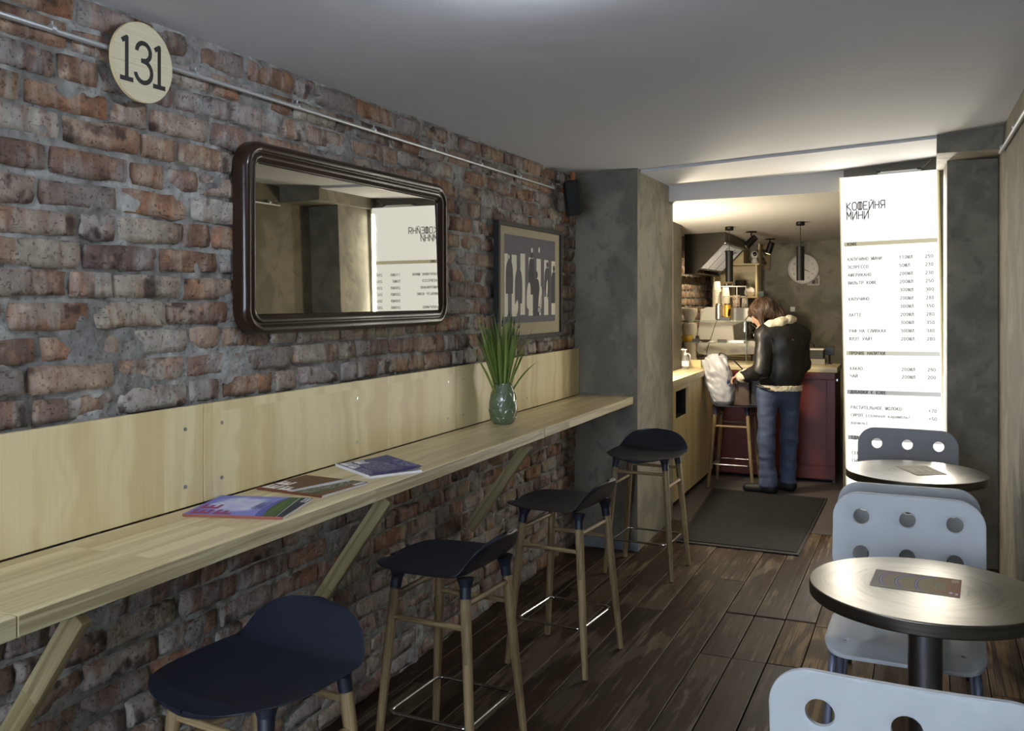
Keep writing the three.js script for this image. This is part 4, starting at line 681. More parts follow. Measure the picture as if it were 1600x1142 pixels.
// ---------------------------------------------------------------- espresso machine, grinder, glass display
{
  const t = thing('espresso_machine', 'big white espresso machine on the bar behind the glass display', 'coffee machine', [-1.55, 0.955, -9.0]);
  const M = (x, y) => [x + 1.55, y - 0.955], sil = poly2([M(-1.85, 1.2), M(-1.853, 1.06), M(-1.835, 1.03), M(-1.735, 1.012), M(-1.26, 1.04), M(-1.26, 1.16), M(-1.50, 1.166), M(-1.512, 1.30), M(-1.41, 1.345), M(-1.345, 1.42), M(-1.34, 1.468), M(-1.755, 1.472), M(-1.785, 1.462), M(-1.808, 1.41)]);
  const white = mat(0xc2beb0, 0.32);
  part('side_panel', extrude(sil, 0.03, 0.008, 3), white, t).position.z = 0.235;
  part('body', join([span(-0.28, 0.03, 0.07, 0.5, -0.3, 0.235, 0.02), span(0.0, 0.28, 0.38, 0.5, -0.3, 0.235, 0.01)]), white, t);
  part('back_panel', span(0.028, 0.036, 0.13, 0.39, -0.29, 0.23, 0.002), mat(0x6c685d, 0.4), t); part('lower_body', span(0.03, 0.28, 0.09, 0.2, -0.3, 0.23, 0.01), white, t);
  for (const z of [-0.2, 0.05]) { part('group_head', join([new THREE.CylinderGeometry(0.034, 0.034, 0.07, 24).translate(0.13, 0.345, z + 0.1), new THREE.CylinderGeometry(0.042, 0.042, 0.03, 24).translate(0.13, 0.30, z + 0.1)]), chrome, t); part('portafilter', join([rod(V(0.13, 0.295, z + 0.1), V(0.27, 0.265, z + 0.13), 0.012, 0.016), new THREE.CylinderGeometry(0.035, 0.03, 0.03, 20).translate(0.13, 0.285, z + 0.1)]), blackPlastic, t); }
  part('drip_tray', span(0.02, 0.3, 0.1, 0.14, -0.28, 0.23, 0.005), steel, t);
  part('steam_wand', tube([V(0.2, 0.36, 0.2), V(0.26, 0.3, 0.225), V(0.24, 0.18, 0.235)], 0.006, 16, 8), chrome, t);
  part('power_cord', tube([V(-0.03, 0.44, 0.275), V(-0.10, 0.40, 0.272), V(-0.16, 0.24, 0.272), V(-0.2, 0.12, 0.272), V(-0.205, 0.04, 0.272)], 0.003, 30, 6), blackPlastic, t);
  for (const [x, z] of [[-0.2, 0.2], [0.22, 0.2], [-0.2, -0.25], [0.22, -0.25]]) part('foot', new THREE.CylinderGeometry(0.025, 0.03, 0.075, 16).translate(x, 0.037, z), blackPlastic, t);
}
{
  const t = thing('coffee_grinder', 'pale coffee grinder against the brick wall left of the espresso machine', 'grinder', [-1.90, 0.955, -8.66]);
  part('body', lathe([[0, 0], [0.075, 0], [0.075, 0.02], [0.058, 0.05], [0.055, 0.2], [0.07, 0.28], [0.068, 0.36], [0.05, 0.37], [0, 0.37]], 32), mat(0xcfcabb, 0.35), t);
  part('hopper', lathe([[0.03, 0.37], [0.07, 0.46], [0.072, 0.5], [0.066, 0.505], [0, 0.51]], 28), mat(0xbdb9ab, 0.3), t);
  part('spout', span(0.04, 0.085, 0.22, 0.25, -0.02, 0.02, 0.005), blackPlastic, t);
}
{
  const t = thing('glass_display', 'clear glass display case with one shelf on the bar', 'display case', [-1.62, 0.955, -8.42]);
  const edge = new THREE.MeshPhysicalMaterial({ color: 0x7f958c, roughness: 0.1, metalness: 0.2 });
  part('front_pane', new THREE.BoxGeometry(0.60, 0.395, 0.005).translate(0, 0.2, 0.12), clearGlass, t);
  part('side_pane', new THREE.BoxGeometry(0.005, 0.395, 0.24).translate(0.3, 0.2, 0), clearGlass, t);
  part('top_pane', new THREE.BoxGeometry(0.60, 0.006, 0.245).translate(0, 0.4, 0), clearGlass, t);
  part('shelf_pane', new THREE.BoxGeometry(0.59, 0.006, 0.235).translate(0, 0.2, -0.0025), clearGlass, t);
  for (const [a, b] of [[V(-0.3, 0.4, 0.124), V(0.3, 0.4, 0.124)], [V(0.3, 0.0, 0.124), V(0.3, 0.4, 0.124)], [V(-0.3, 0.2, 0.117), V(0.295, 0.2, 0.117)]]) part('glass_edge', rod(a, b, 0.0028, 0.0028, 6), edge, t);
  const S = 1.1585, put = (name, label, cat, x, z, geo, m) => solo(name, geo, m, label, cat).position.set(x, S, z);
  const bowl = thing('bowl', 'golden bowl on the left end of the glass shelf', 'bowl', [-1.855, S, -8.37]);
  part('shell', lathe([[0, 0], [0.03, 0], [0.052, 0.02], [0.054, 0.04], [0.047, 0.06], [0.04, 0.056], [0.04, 0.02], [0, 0.01]], 28), mat(0xb89a3c, 0.3), bowl);
  put('saucer', 'dark saucer on the glass shelf', 'saucer', -1.70, -8.38, lathe([[0, 0.004], [0.02, 0], [0.035, 0.004], [0.055, 0.018], [0.052, 0.021], [0.03, 0.009], [0, 0.009]], 28), mat(0x3a2f22, 0.4));
  put('price_tag', 'small black price tag at the left of the glass shelf', 'tag', -1.77, -8.32, rbox(0.07, 0.03, 0.006, 0.002, 0, 0.015, 0), blackPlastic);
  put('price_tag', 'small black price tag right of the white cookie on the glass shelf', 'tag', -1.535, -8.32, rbox(0.085, 0.03, 0.006, 0.002, 0, 0.015, 0), blackPlastic);
  put('cookie', 'small white round cookie on the glass shelf', 'cookie', -1.625, -8.35, lathe([[0, 0], [0.026, 0], [0.03, 0.007], [0.024, 0.014], [0, 0.017]], 20), mat(0xddd7c8, 0.8));
  put('tray', 'shallow metal tray on the right end of the glass shelf', 'tray', -1.41, -8.38, join([rbox(0.13, 0.006, 0.12, 0.002, 0, 0.003, 0), rbox(0.13, 0.018, 0.004, 0.001, 0, 0.009, 0.06), rbox(0.13, 0.018, 0.004, 0.001, 0, 0.009, -0.06), rbox(0.004, 0.018, 0.12, 0.001, 0.065, 0.009, 0), rbox(0.004, 0.018, 0.12, 0.001, -0.065, 0.009, 0)]), steel);
  const canProf = [[0, 0.002], [0.024, 0.0], [0.031, 0.008], [0.033, 0.02], [0.033, 0.13], [0.027, 0.146], [0.0275, 0.15], [0.025, 0.147], [0, 0.146]];
  const can = (label, x, m) => { const c = thing('drink_can', label, 'can', [x, 1.3585, -8.37]); part('body', lathe(canProf.slice(2, 6), 28), m, c); part('lid', lathe(canProf.slice(5), 28), chrome, c); part('base', lathe(canProf.slice(0, 3), 28), chrome, c); };
  can('silver drink can standing on the glass display', -1.572, mat(0xb7b5ae, 0.3, { metalness: 0.9 }));
  can('golden drink can standing on the glass display', -1.497, mat(0xffffff, 0.35, { metalness: 0.4, map: canvasTex(256, 128, (g) => { g.fillStyle = '#c79a35'; g.fillRect(0, 0, 256, 128); g.fillStyle = '#2a1d10'; g.fillRect(0, 6, 256, 18); for (const x of [30, 160]) { g.beginPath(); g.ellipse(x, 66, 20, 12, -0.4, 0, 7); g.fill(); } }) }));
  solo('price_tag', rbox(0.09, 0.03, 0.006, 0.002, 0, 0.015, 0), blackPlastic, 'black tag in front of the two drink cans', 'tag').position.set(-1.51, 1.3585, -8.318);
}
// ---------------------------------------------------------------- on the machine: cup stacks, tins, rack
{
  const Y0 = 1.4565, paper = mat(0xd8d0bd, 0.7), cup = (r0, r1, h) => lathe([[0, 0], [r0, 0], [r1, h - 0.004], [r1 + 0.003, h], [r1, h + 0.001], [r0 - 0.002, 0.004], [0, 0.004]], 24);
  const ORD = ['topmost', 'second', 'third', 'fourth', 'fifth', 'sixth', 'seventh', 'eighth', 'ninth', 'bottom'];
  const stack = (which, x, z, n) => { for (let k = 0; k < n; k++) { const up = n - 1 - k, c = solo('paper_cup', cup(0.03, 0.04, 0.085), paper, `${k ? ORD[up] : 'bottom'} white paper cup ${up && k ? 'from the top ' : ''}in the ${which} upturned stack on the coffee machine`, 'cup', `${which} stack of paper cups`); c.rotation.x = Math.PI; c.position.set(x, Y0 + 0.086 + k * 0.0195, z); } };
  stack('taller', -1.705, -8.97, 10); stack('shorter', -1.615, -8.93, 7);
  const speck = (sd, base, dots) => canvasTex(256, 128, (g) => { const r = rng(sd); g.fillStyle = base; g.fillRect(0, 0, 256, 128); for (let i = 0; i < 240; i++) { g.fillStyle = dots[i % dots.length]; g.fillRect(r() * 256, r() * 128, 4 + r() * 9, 3 + r() * 7); } });
  const tin = thing('patterned_tin', 'cylindrical tin with a dark red and white mosaic pattern', 'tin', [-1.512, Y0, -8.93]);
  part('can', new THREE.CylinderGeometry(0.036, 0.036, 0.12, 28, 1, true).translate(0, 0.06, 0), mat(0xffffff, 0.5, { map: speck(5, '#b9ac9a', ['#4a1a1c', '#2c2226', '#d9cdb8', '#7a3030']), side: THREE.DoubleSide }), tin); part('lid', new THREE.CylinderGeometry(0.037, 0.037, 0.01, 28).translate(0, 0.124, 0), mat(0xc9bfa6, 0.5), tin); part('bottom', new THREE.CylinderGeometry(0.036, 0.036, 0.003, 28).translate(0, 0.0015, 0), paper, tin);
  const pc = solo('patterned_cup', cup(0.027, 0.033, 0.1), mat(0xffffff, 0.6, { map: speck(6, '#cfc6b2', ['#8a7a68', '#5f5044', '#d9d0bd']) }), 'speckled paper cup right of the patterned tin', 'cup'); pc.position.set(-1.432, Y0 + 0.101, -8.93); pc.rotation.x = Math.PI;
  const rk = thing('cup_rack', 'white wire rack standing on top of the coffee machine', 'rack', [-1.57, Y0, -9.12]);
  part('rail', rod(V(-0.11, 0.215, 0), V(0.12, 0.215, 0), 0.006), whitePlastic, rk); for (const x of [-0.1, 0.03, 0.115]) part('post', rod(V(x, 0, 0), V(x, 0.215, 0), 0.004), whitePlastic, rk); part('shelf', span(-0.11, 0.12, 0.115, 0.122, -0.05, 0.05, 0.002), whitePlastic, rk);
}
// ---------------------------------------------------------------- side counter things
{
  const b = thing('sanitizer_bottle', 'clear pump bottle with a white head on the side counter', 'bottle', [-1.748, 0.9555, -7.80]);
  part('bottle', lathe([[0, 0], [0.03, 0], [0.033, 0.006], [0.033, 0.085], [0.026, 0.105], [0.012, 0.112], [0.012, 0.118], [0, 0.118]], 28), new THREE.MeshPhysicalMaterial({ color: 0xe4e6e8, roughness: 0.08, transmission: 0.85, thickness: 0 }), b);
  part('label', new THREE.CylinderGeometry(0.0335, 0.0335, 0.045, 28, 1, true).translate(0, 0.045, 0), mat(0xf0efec, 0.6, { side: THREE.DoubleSide }), b);
  part('pump', join([new THREE.CylinderGeometry(0.014, 0.014, 0.018, 20).translate(0, 0.125, 0), new THREE.CylinderGeometry(0.004, 0.004, 0.03, 10).translate(0, 0.145, 0), rbox(0.05, 0.012, 0.016, 0.004, -0.012, 0.162, 0)]), whitePlastic, b);
  const x = thing('wooden_box', 'small pale wooden box behind the pump bottle', 'box', [-1.705, 0.9555, -8.02]);
  part('case', grainUV(rbox(0.10, 0.055, 0.07, 0.003, 0, 0.0275, 0), 'x'), plyMat, x); part('lid', grainUV(rbox(0.104, 0.008, 0.074, 0.002, 0, 0.059, 0), 'x', 0.4), plyMat, x);
  const j = thing('milk_jug', 'white lidded jug near the pillar on the side counter', 'jug', [-1.835, 0.9555, -7.99]);
  part('body', lathe([[0, 0], [0.045, 0], [0.05, 0.01], [0.045, 0.12], [0.03, 0.155], [0.032, 0.165], [0, 0.166]], 28), whitePlastic, j); part('handle', tube([V(0.04, 0.12, 0), V(0.08, 0.11, 0), V(0.08, 0.05, 0), V(0.046, 0.04, 0)], 0.006, 16, 8), whitePlastic, j);
}
// ---------------------------------------------------------------- till on the red counter
{
  const t = thing('cash_till', 'grey receipt till on the right end of the red counter', 'till', [-0.75, 0.9755, -8.55]);
  part('base', rbox(0.16, 0.05, 0.2, 0.004, 0, 0.025, 0), mat(0x8d897e, 0.5), t); part('printer', rbox(0.15, 0.075, 0.17, 0.006, -0.01, 0.088, 0), mat(0x35342f, 0.45), t); part('lid', rbox(0.155, 0.012, 0.17, 0.004, -0.01, 0.131, 0), mat(0xd9d6cb, 0.3), t);
  const s = thing('card_terminal', 'small black payment screen beside the till', 'terminal', [-0.642, 0.9755, -8.58]);
  part('stand', join([rod(V(0, 0, 0), V(0, 0.09, 0), 0.008), rbox(0.05, 0.006, 0.05, 0.002, 0, 0.003, 0)]), blackPlastic, s); part('screen', rbox(0.075, 0.075, 0.018, 0.004, 0, 0.118, 0), blackPlastic, s);
  const b = solo('paper_bag', extrude(poly2([[-0.06, 0], [0.06, 0], [0.045, 0.1], [0.01, 0.17], [-0.02, 0.185], [-0.055, 0.12]]), 0.07, 0.006), mat(0x30261e, 0.8), 'dark folded paper bag behind the till', 'bag'); b.position.set(-0.80, 0.9755, -8.735);
  const r = thing('receipt', 'curled white receipt slip at the right end of the counter', 'receipt', [-0.64, 0.976, -8.40]); part('paper', grid(8, 2, (u, v) => V(u * 0.09 - 0.045, 0.004 + 0.014 * Math.sin(u * 5) ** 2, v * 0.04)), mat(0xe2ded2, 0.8, { side: THREE.DoubleSide }), r);
}
// ---------------------------------------------------------------- hood, shelves, clock, notes
{
  const t = thing('extractor_hood', 'dark steel extractor hood with a slanting underside over the coffee machine', 'hood', [-1.94, 2.12, -9.2]);
  const hoodMat = mat(0x332e25, 0.3, { metalness: 0.5 }), Lz = 0.575, top = 0.055;
  part('shell', join([extrude(poly2([[0, top], [0.38, top], [0.38, -0.045], [0.11, -0.325], [0, -0.325]]), 0.012, 0.001).translate(0, 0, Lz), extrude(poly2([[0, top], [0.38, top], [0.38, -0.045], [0.11, -0.325], [0, -0.325]]), 0.012, 0.001).translate(0, 0, -Lz), span(0.37, 0.382, -0.045, top, -Lz, Lz, 0.001), span(0, 0.38, top - 0.01, top, -Lz, Lz, 0.001), span(0, 0.11, -0.335, -0.325, -Lz, Lz + 0.012, 0.001)]), hoodMat, t);
  const a = Math.atan2(0.28, 0.27), u = V(Math.cos(a), Math.sin(a), 0);
  for (let k = 0; k < 3; k++) { const f = part('filter', join([0, 1, 2, 3, 4, 5, 6].map((i) => rbox(0.30, 0.008, 0.012, 0.002, 0, 0, -0.15 + i * 0.05)).concat([rbox(0.012, 0.012, 0.34, 0.002, 0.16, 0, 0), rbox(0.012, 0.012, 0.34, 0.002, -0.16, 0, 0)])), steel, t); f.position.set(0.245, -0.17, -0.38 + k * 0.38); f.rotation.z = a; }
  part('front_lip', rbox(0.03, 0.02, 1.15, 0.003, 0.37, -0.05, 0), steel, t);
  part('lamp_strip', rbox(0.03, 0.012, 0.5, 0.003, 0.30, -0.125, 0.0), mat(0x9fa6c8, 0.2, { metalness: 0.6 }), t);
}
{
  const t = thing('wall_shelf', 'open plywood wall shelf with a boxed top section', 'shelf', [-1.67, 1.56, -10.02]);
  const B = (x0, x1, y0, y1, z0 = -0.17, z1 = 0.17) => grainUV(span(x0, x1, y0, y1, z0, z1, 0.002), 'x', x0, y0);
  part('bottom_board', B(-0.24, 0.215, 0.0, 0.018), plyMat, t); part('top_board', B(-0.24, 0.235, 0.345, 0.363), plyMat, t); part('side_board', B(0.197, 0.215, 0.018, 0.345), plyMat, t); part('side_board', B(-0.24, -0.222, 0.018, 0.345), plyMat, t); part('back_board', B(-0.222, 0.197, 0.018, 0.345, -0.17, -0.155), plyMat, t);
  part('upper_box', B(-0.22, 0.075, 0.363, 0.58, -0.17, 0.165), plyMat, t); part('upper_side', B(0.2, 0.215, 0.363, 0.585, -0.17, -0.01), plyMat, t); part('lower_board', B(0.05, 0.30, -0.115, -0.095, -0.17, 0.14), plyMat, t);
  const c = thing('security_camera', 'small white ball camera on top of the plywood shelf', 'camera', [-1.487, 1.9235, -9.9]);
  part('base', lathe([[0, 0], [0.034, 0], [0.036, 0.01], [0.026, 0.035], [0.02, 0.06], [0, 0.06]], 24), whitePlastic, c); part('head', new THREE.SphereGeometry(0.042, 24, 18).translate(0, 0.09, 0), whitePlastic, c); part('lens', new THREE.SphereGeometry(0.02, 18, 12).scale(1, 1.15, 0.5).translate(0.006, 0.096, 0.036), mat(0x0b0d16, 0.15), c);
  const jars = [[-1.79, 0.12], [-1.84, 0.10], [-1.72, 0.11]]; jars.forEach(([x, h], i) => { const j = thing('glass_jar', ['clear jar left of the dark box on the plywood shelf', 'clear jar at the left end of the plywood shelf', 'clear jar nearest the hanging lamp on the plywood shelf'][i], 'jar', [x, 1.5785, -9.97 + i * 0.03]); part('body', lathe([[0, 0], [0.03, 0], [0.032, h * 0.8], [0.024, h], [0, h]], 20), new THREE.MeshPhysicalMaterial({ color: 0xd6d2c6, roughness: 0.1, transmission: 0.8, thickness: 0 }), j); part('lid', new THREE.CylinderGeometry(0.026, 0.026, 0.012, 20).translate(0, h + 0.006, 0), steel, j); });
  solo('storage_box', rbox(0.09, 0.17, 0.14, 0.004, 0, 0.085, 0), mat(0x231d1a, 0.7), 'dark narrow box standing on the plywood shelf', 'box').position.set(-1.645, 1.5785, -9.98);
  const bag = nets((x, y, z) => ell([x, y, z], V(0, 0.045, 0), [0.075, 0.048, 0.06]) + 0.008 * n3(x * 40, y * 40, z * 40, 5), [-0.1, -0.01, -0.09], [0.1, 0.12, 0.09], 0.008);
  solo('plastic_bag', bag, mat(0xe9e6dc, 0.25), 'crumpled shiny white bag at the right end of the plywood shelf', 'bag').position.set(-1.53, 1.5785, -9.93);
  const fr = thing('small_frame', 'narrow brown framed print beside the top of the plywood shelf', 'picture', [-1.42, 2.0, -10.18]); part('frame', rbox(0.115, 0.29, 0.018, 0.003), mat(0x6e5e40, 0.6), fr); part('print', rbox(0.08, 0.25, 0.004, 0.001, 0, 0, 0.01), mat(0xffffff, 0.7, { map: canvasTex(96, 256, (g) => { g.fillStyle = '#776848'; g.fillRect(0, 0, 96, 256); g.fillStyle = '#2e281f'; for (const [x, y] of [[40, 60], [56, 100], [30, 150], [52, 200]]) { g.beginPath(); g.ellipse(x, y, 20, 16, 0.4, 0, 7); g.fill(); } }) }), fr);
  solo('cutting_board', grainUV(rbox(0.055, 0.165, 0.02, 0.004, 0, 0.0825, 0), 'y'), mat(0x49605a, 0.5), 'thin teal board leaning upright at the end of the plywood shelf', 'board').position.set(-1.425, 1.466, -9.94);
}
{
  const t = thing('wall_clock', 'round white wall clock on the grey back wall behind the hanging lamp', 'clock', [-1.025, 1.868, -10.182]);
  part('rim', new THREE.TorusGeometry(0.148, 0.011, 14, 56), mat(0xd5d1c6, 0.35), t);
  const face = canvasTex(512, 512, (g) => { g.fillStyle = '#e6e1d4'; g.fillRect(0, 0, 512, 512); g.fillStyle = '#33302b'; g.font = '52px sans-serif'; g.textAlign = 'center'; g.textBaseline = 'middle'; for (let k = 1; k <= 12; k++) { const a = k * Math.PI / 6; g.fillText(String(k), 256 + Math.sin(a) * 195, 256 - Math.cos(a) * 195); } g.strokeStyle = '#33302b'; for (let k = 0; k < 60; k++) { const a = k * Math.PI / 30; g.lineWidth = k % 5 ? 2 : 5; g.beginPath(); g.moveTo(256 + Math.sin(a) * 232, 256 - Math.cos(a) * 232); g.lineTo(256 + Math.sin(a) * 242, 256 - Math.cos(a) * 242); g.stroke(); } });
  part('dial', new THREE.CylinderGeometry(0.147, 0.147, 0.012, 56).rotateX(Math.PI / 2).translate(0, 0, 0.0), mat(0xdcd8cc, 0.5), t); part('dial_print', new THREE.CircleGeometry(0.141, 56).translate(0, 0, 0.0068), mat(0xffffff, 0.5, { map: face }), t);
  const hand = (a, l, w) => part('hand', extrude(poly2([[-w, -0.02], [w, -0.02], [w * 0.5, l], [-w * 0.5, l]]), 0.002).rotateZ(-a), blackPlastic, t); hand(2.05, 0.075, 0.005).position.z = 0.009; hand(5.98, 0.115, 0.004).position.z = 0.0115;
  solo('paper_note', rbox(0.125, 0.105, 0.002, 0.0005), mat(0xffffff, 0.8, { map: canvasTex(128, 108, (g) => { g.fillStyle = '#c9c5b8'; g.fillRect(0, 0, 128, 108); g.fillStyle = '#55514a'; g.fillRect(48, 50, 34, 40); g.fillStyle = '#8a867c'; g.fillRect(86, 30, 26, 60); for (let i = 0; i < 4; i++) g.fillRect(14, 20 + i * 9, 40, 3); }) }), 'small white paper note taped on the back wall under the clock', 'note').position.set(-0.925, 1.745, -10.198);
  solo('wall_switch', rbox(0.05, 0.05, 0.012, 0.004), whitePlastic, 'small white wall switch on the grey back wall above the jacket', 'switch').position.set(-1.135, 1.44, -10.193);
  const bk = thing('dark_appliance', 'dark squat appliance on the back counter behind the head', 'appliance', [-1.44, 0.955, -9.95]);
  part('housing', rbox(0.26, 0.36, 0.28, 0.015, 0, 0.36, 0, 2), mat(0x1b1a18, 0.5), bk); part('stand', rbox(0.2, 0.18, 0.2, 0.01, 0, 0.09, 0), blackPlastic, bk);
  const bc = thing('back_counter', 'low work counter along the back wall of the bar', 'counter', [-1.45, 0, -9.9]); part('top', grainUV(span(-0.48, 0.5, 0.905, 0.955, -0.29, 0.25, 0.003), 'x'), ashMat, bc); part('front', span(-0.48, 0.48, 0.0, 0.905, -0.29, 0.22, 0.003), redPaint, bc);
}
// ---------------------------------------------------------------- hanging tubes, spots and a hidden sconce
function pendant(label, x, z, yTop, y1, y0) {
  const t = thing('pendant_lamp', label, 'lamp', [x, yTop, z]);
  part('canopy', lathe([[0, 0], [0.034, 0], [0.036, -0.004], [0.036, -0.034], [0, -0.036]], 32), blackMetal, t); part('cord', rod(V(0, -0.034, 0), V(0, y1 - yTop, 0), 0.0028, 0.0028, 8), blackPlastic, t);
  part('shade', lathe([[0.004, y1 - yTop], [0.031, y1 - yTop - 0.002], [0.0325, y1 - yTop - 0.006], [0.0325, y0 - yTop], [0.028, y0 - yTop], [0.028, y0 - yTop + 0.03]], 36), blackMetal, t);
  part('bulb_glow', new THREE.CylinderGeometry(0.027, 0.027, 0.006, 28).translate(0, y0 - yTop + 0.014, 0), mat(0xffffff, 0.4, { emissive: 0xffd9a0, emissiveIntensity: 4 }), t);
  const l = new THREE.SpotLight(new THREE.Color().setRGB(...WARM), PENDANT, 0, 1.05, 0.7, 2); l.position.set(0, y0 - yTop + 0.004, 0); l.target.position.set(0, y0 - yTop - 1, 0); t.add(l.target); addLight(l, t);
}
pendant('black tube lamp hanging in front of the plywood shelf', -1.45, -8.2, barY(-1.45, -8.2) + 0.001, 1.975, 1.70);
pendant('black tube lamp hanging in front of the clock', -0.85, -8.2, barY(-0.85, -8.2) + 0.001, 2.0, 1.708);
function spot(label, pos, aim, power) {
  const t = thing('spot_lamp', label, 'lamp', pos), d = V(...aim).sub(V(...pos)).normalize();
  part('mounting_plate', lathe([[0, 0], [0.05, 0], [0.05, -0.01], [0, -0.012]], 28), blackMetal, t); part('stem', rod(V(0, -0.01, 0), V(0, -0.045, 0), 0.007), blackMetal, t);
  const c = V(0, -0.09, 0), a = c.clone().addScaledVector(d, -0.055), b = c.clone().addScaledVector(d, 0.06); part('head', rod(a, b, 0.031, 0.033, 28), blackMetal, t); part('lens_glow', rod(b, b.clone().addScaledVector(d, 0.003), 0.026, 0.026, 24), mat(0xffffff, 0.3, { emissive: 0xffdfae, emissiveIntensity: 5 }), t);
  const l = new THREE.SpotLight(new THREE.Color().setRGB(...WARM), power, 0, 0.75, 0.6, 2); l.position.copy(b).addScaledVector(d, 0.008); l.target.position.copy(b).addScaledVector(d, 1); t.add(l.target); addLight(l, t);
}
spot('black ceiling spot nearer the extractor hood', [-1.345, barY(-1.345, -8.75) + 0.001, -8.75], [-1.98, 1.6, -9.0], SPOTS * 3);
spot('black ceiling spot nearer the clock', [-1.29, barY(-1.29, -9.6) + 0.001, -9.6], [-1.6, 1.3, -9.75], SPOTS);
{
  const t = thing('wall_sconce', 'small bare globe wall lamp hidden behind the concrete pillar', 'lamp', [-2.004, 1.56, -6.85]);
  part('wall_plate', lathe([[0, 0], [0.045, 0], [0.045, 0.012], [0.02, 0.02], [0, 0.02]], 28).rotateZ(-Math.PI / 2), blackMetal, t); part('arm', rod(V(0.01, 0, 0), V(0.24, 0.0, 0), 0.009), blackMetal, t); part('bulb', new THREE.SphereGeometry(0.065, 24, 16).translate(0.29, 0.0, 0), mat(0xffffff, 0.4, { emissive: 0xffdca6, emissiveIntensity: 6 }), t);
  const l = new THREE.PointLight(new THREE.Color().setRGB(1, 0.85, 0.62), SCONCE); l.position.set(0.29, 0.0, 0); l.shadow.radius = 3; addLight(l, t);
}
// ---------------------------------------------------------------- bags on the far stool
{
  const L = (y) => y < 0.69 ? mix(-1.51, -1.52, (y - 0.66) / 0.03) : y < 0.84 ? mix(-1.52, -1.568, (y - 0.69) / 0.15) : mix(-1.568, -1.60, (y - 0.84) / 0.2), Rr = (y) => y < 0.81 ? mix(-1.338, -1.328, (y - 0.66) / 0.15) : y < 0.95 ? mix(-1.328, -1.362, (y - 0.81) / 0.14) : mix(-1.362, -1.398, (y - 0.95) / 0.13);
  const t = thing('plastic_bag', 'full crumpled white plastic bag standing on the far stool', 'bag', [0, 0, 0]);
  const surf = (inset) => grid(56, 40, (u, v) => {
    const th = u * 6.2832, c = Math.cos(th), s = Math.sin(th), topY = 1.035 + 0.055 * sstep(-1, 0.1, c) - 0.02 * sstep(0.3, 1, c), y = 0.672 + v * (topY - 0.672), l = L(y), r = Rr(y), cx = (l + r) / 2, a = (r - l) / 2 - inset, dep = mix(0.1, 0.03, sstep(0.62, 1, v)) - inset, base = v < 0.08 ? 0.72 + 0.28 * sstep(0, 0.08, v) : 1;
    const wr = 0.010 * n3(c * 4 + v * 6, s * 4, v * 9, 31) + 0.006 * n3(c * 9, s * 9, v * 16, 32) + 0.004 * Math.abs(n3(c * 6 - v * 7, s * 6, v * 5, 33));
    const sx = Math.sign(c) * Math.abs(c) ** 0.8, sz = Math.sign(s) * Math.abs(s) ** 0.8; return V(cx + (a * base + wr) * sx, y + wr * 0.4, -7.77 + (dep * base + wr) * sz); });
  const white = mat(0x9c9ca0, 0.42, { side: THREE.DoubleSide });
  part('sack', smooth(surf(0), 1e-5), white, t); part('bottom', smooth(grid(40, 4, (u, v) => V(-1.425 + Math.cos(u * 6.283) * 0.075 * v, 0.6735, -7.77 + Math.sin(u * 6.283) * 0.07 * v)), 1e-5), white, t);
  part('printed_mark', extrude(poly2([[0, 0], [0.02, 0.012], [0.03, 0.04], [0.016, 0.03], [0.004, 0.045], [-0.006, 0.02]]), 0.002).rotateY(0.55).translate(-1.372, 0.845, -7.672), mat(0x27345a, 0.6), t);
  const b = thing('leather_bag', 'brown leather tote bag with black side beside the plastic bag', 'bag', [-1.23, 0.675, -7.80]);
  const pr = (w0, w1, h, d0, d1, x0) => smooth(grid(4 * 8, 10, (u, v) => { const k = u * 4, q = Math.floor(k) % 4, f = k - Math.floor(k), w = mix(w0, w1, v), d = mix(d0, d1, v), P = [[-1, -1], [1, -1], [1, 1], [-1, 1]], a = P[q], c = P[(q + 1) % 4]; return V(x0 + mix(a[0], c[0], f) * w + 0.004 * n3(v * 5, u * 9, 1, 3), v * h, mix(a[1], c[1], f) * d + 0.004 * n3(v * 6, u * 11, 2, 4)); }), 1e-5);
  const leather = mat(0x3f2c1c, 0.55, { side: THREE.DoubleSide }), blackL = mat(0x121012, 0.45, { side: THREE.DoubleSide });
  part('front', pr(0.066, 0.054, 0.235, 0.085, 0.06, -0.03), leather, b); part('side_panel', pr(0.04, 0.036, 0.23, 0.082, 0.06, 0.077), blackL, b); part('base', rbox(0.24, 0.012, 0.165, 0.005, 0.03, 0.006, 0), blackL, b);
  for (const z of [0.05, -0.05]) part('handle', tube([V(-0.07, 0.22, z), V(-0.06, 0.275, z * 0.8), V(-0.01, 0.29, z * 0.6), V(0.03, 0.27, z * 0.8), V(0.035, 0.225, z)], 0.006, 24, 8), leather, b);
  part('long_strap', tube([V(0.05, 0.22, 0.06), V(-0.03, 0.30, 0.08), V(-0.12, 0.385, 0.09), V(-0.205, 0.425, 0.08), V(-0.225, 0.40, 0.05), V(-0.19, 0.36, 0.02)], 0.006, 40, 8), blackL, b);
}
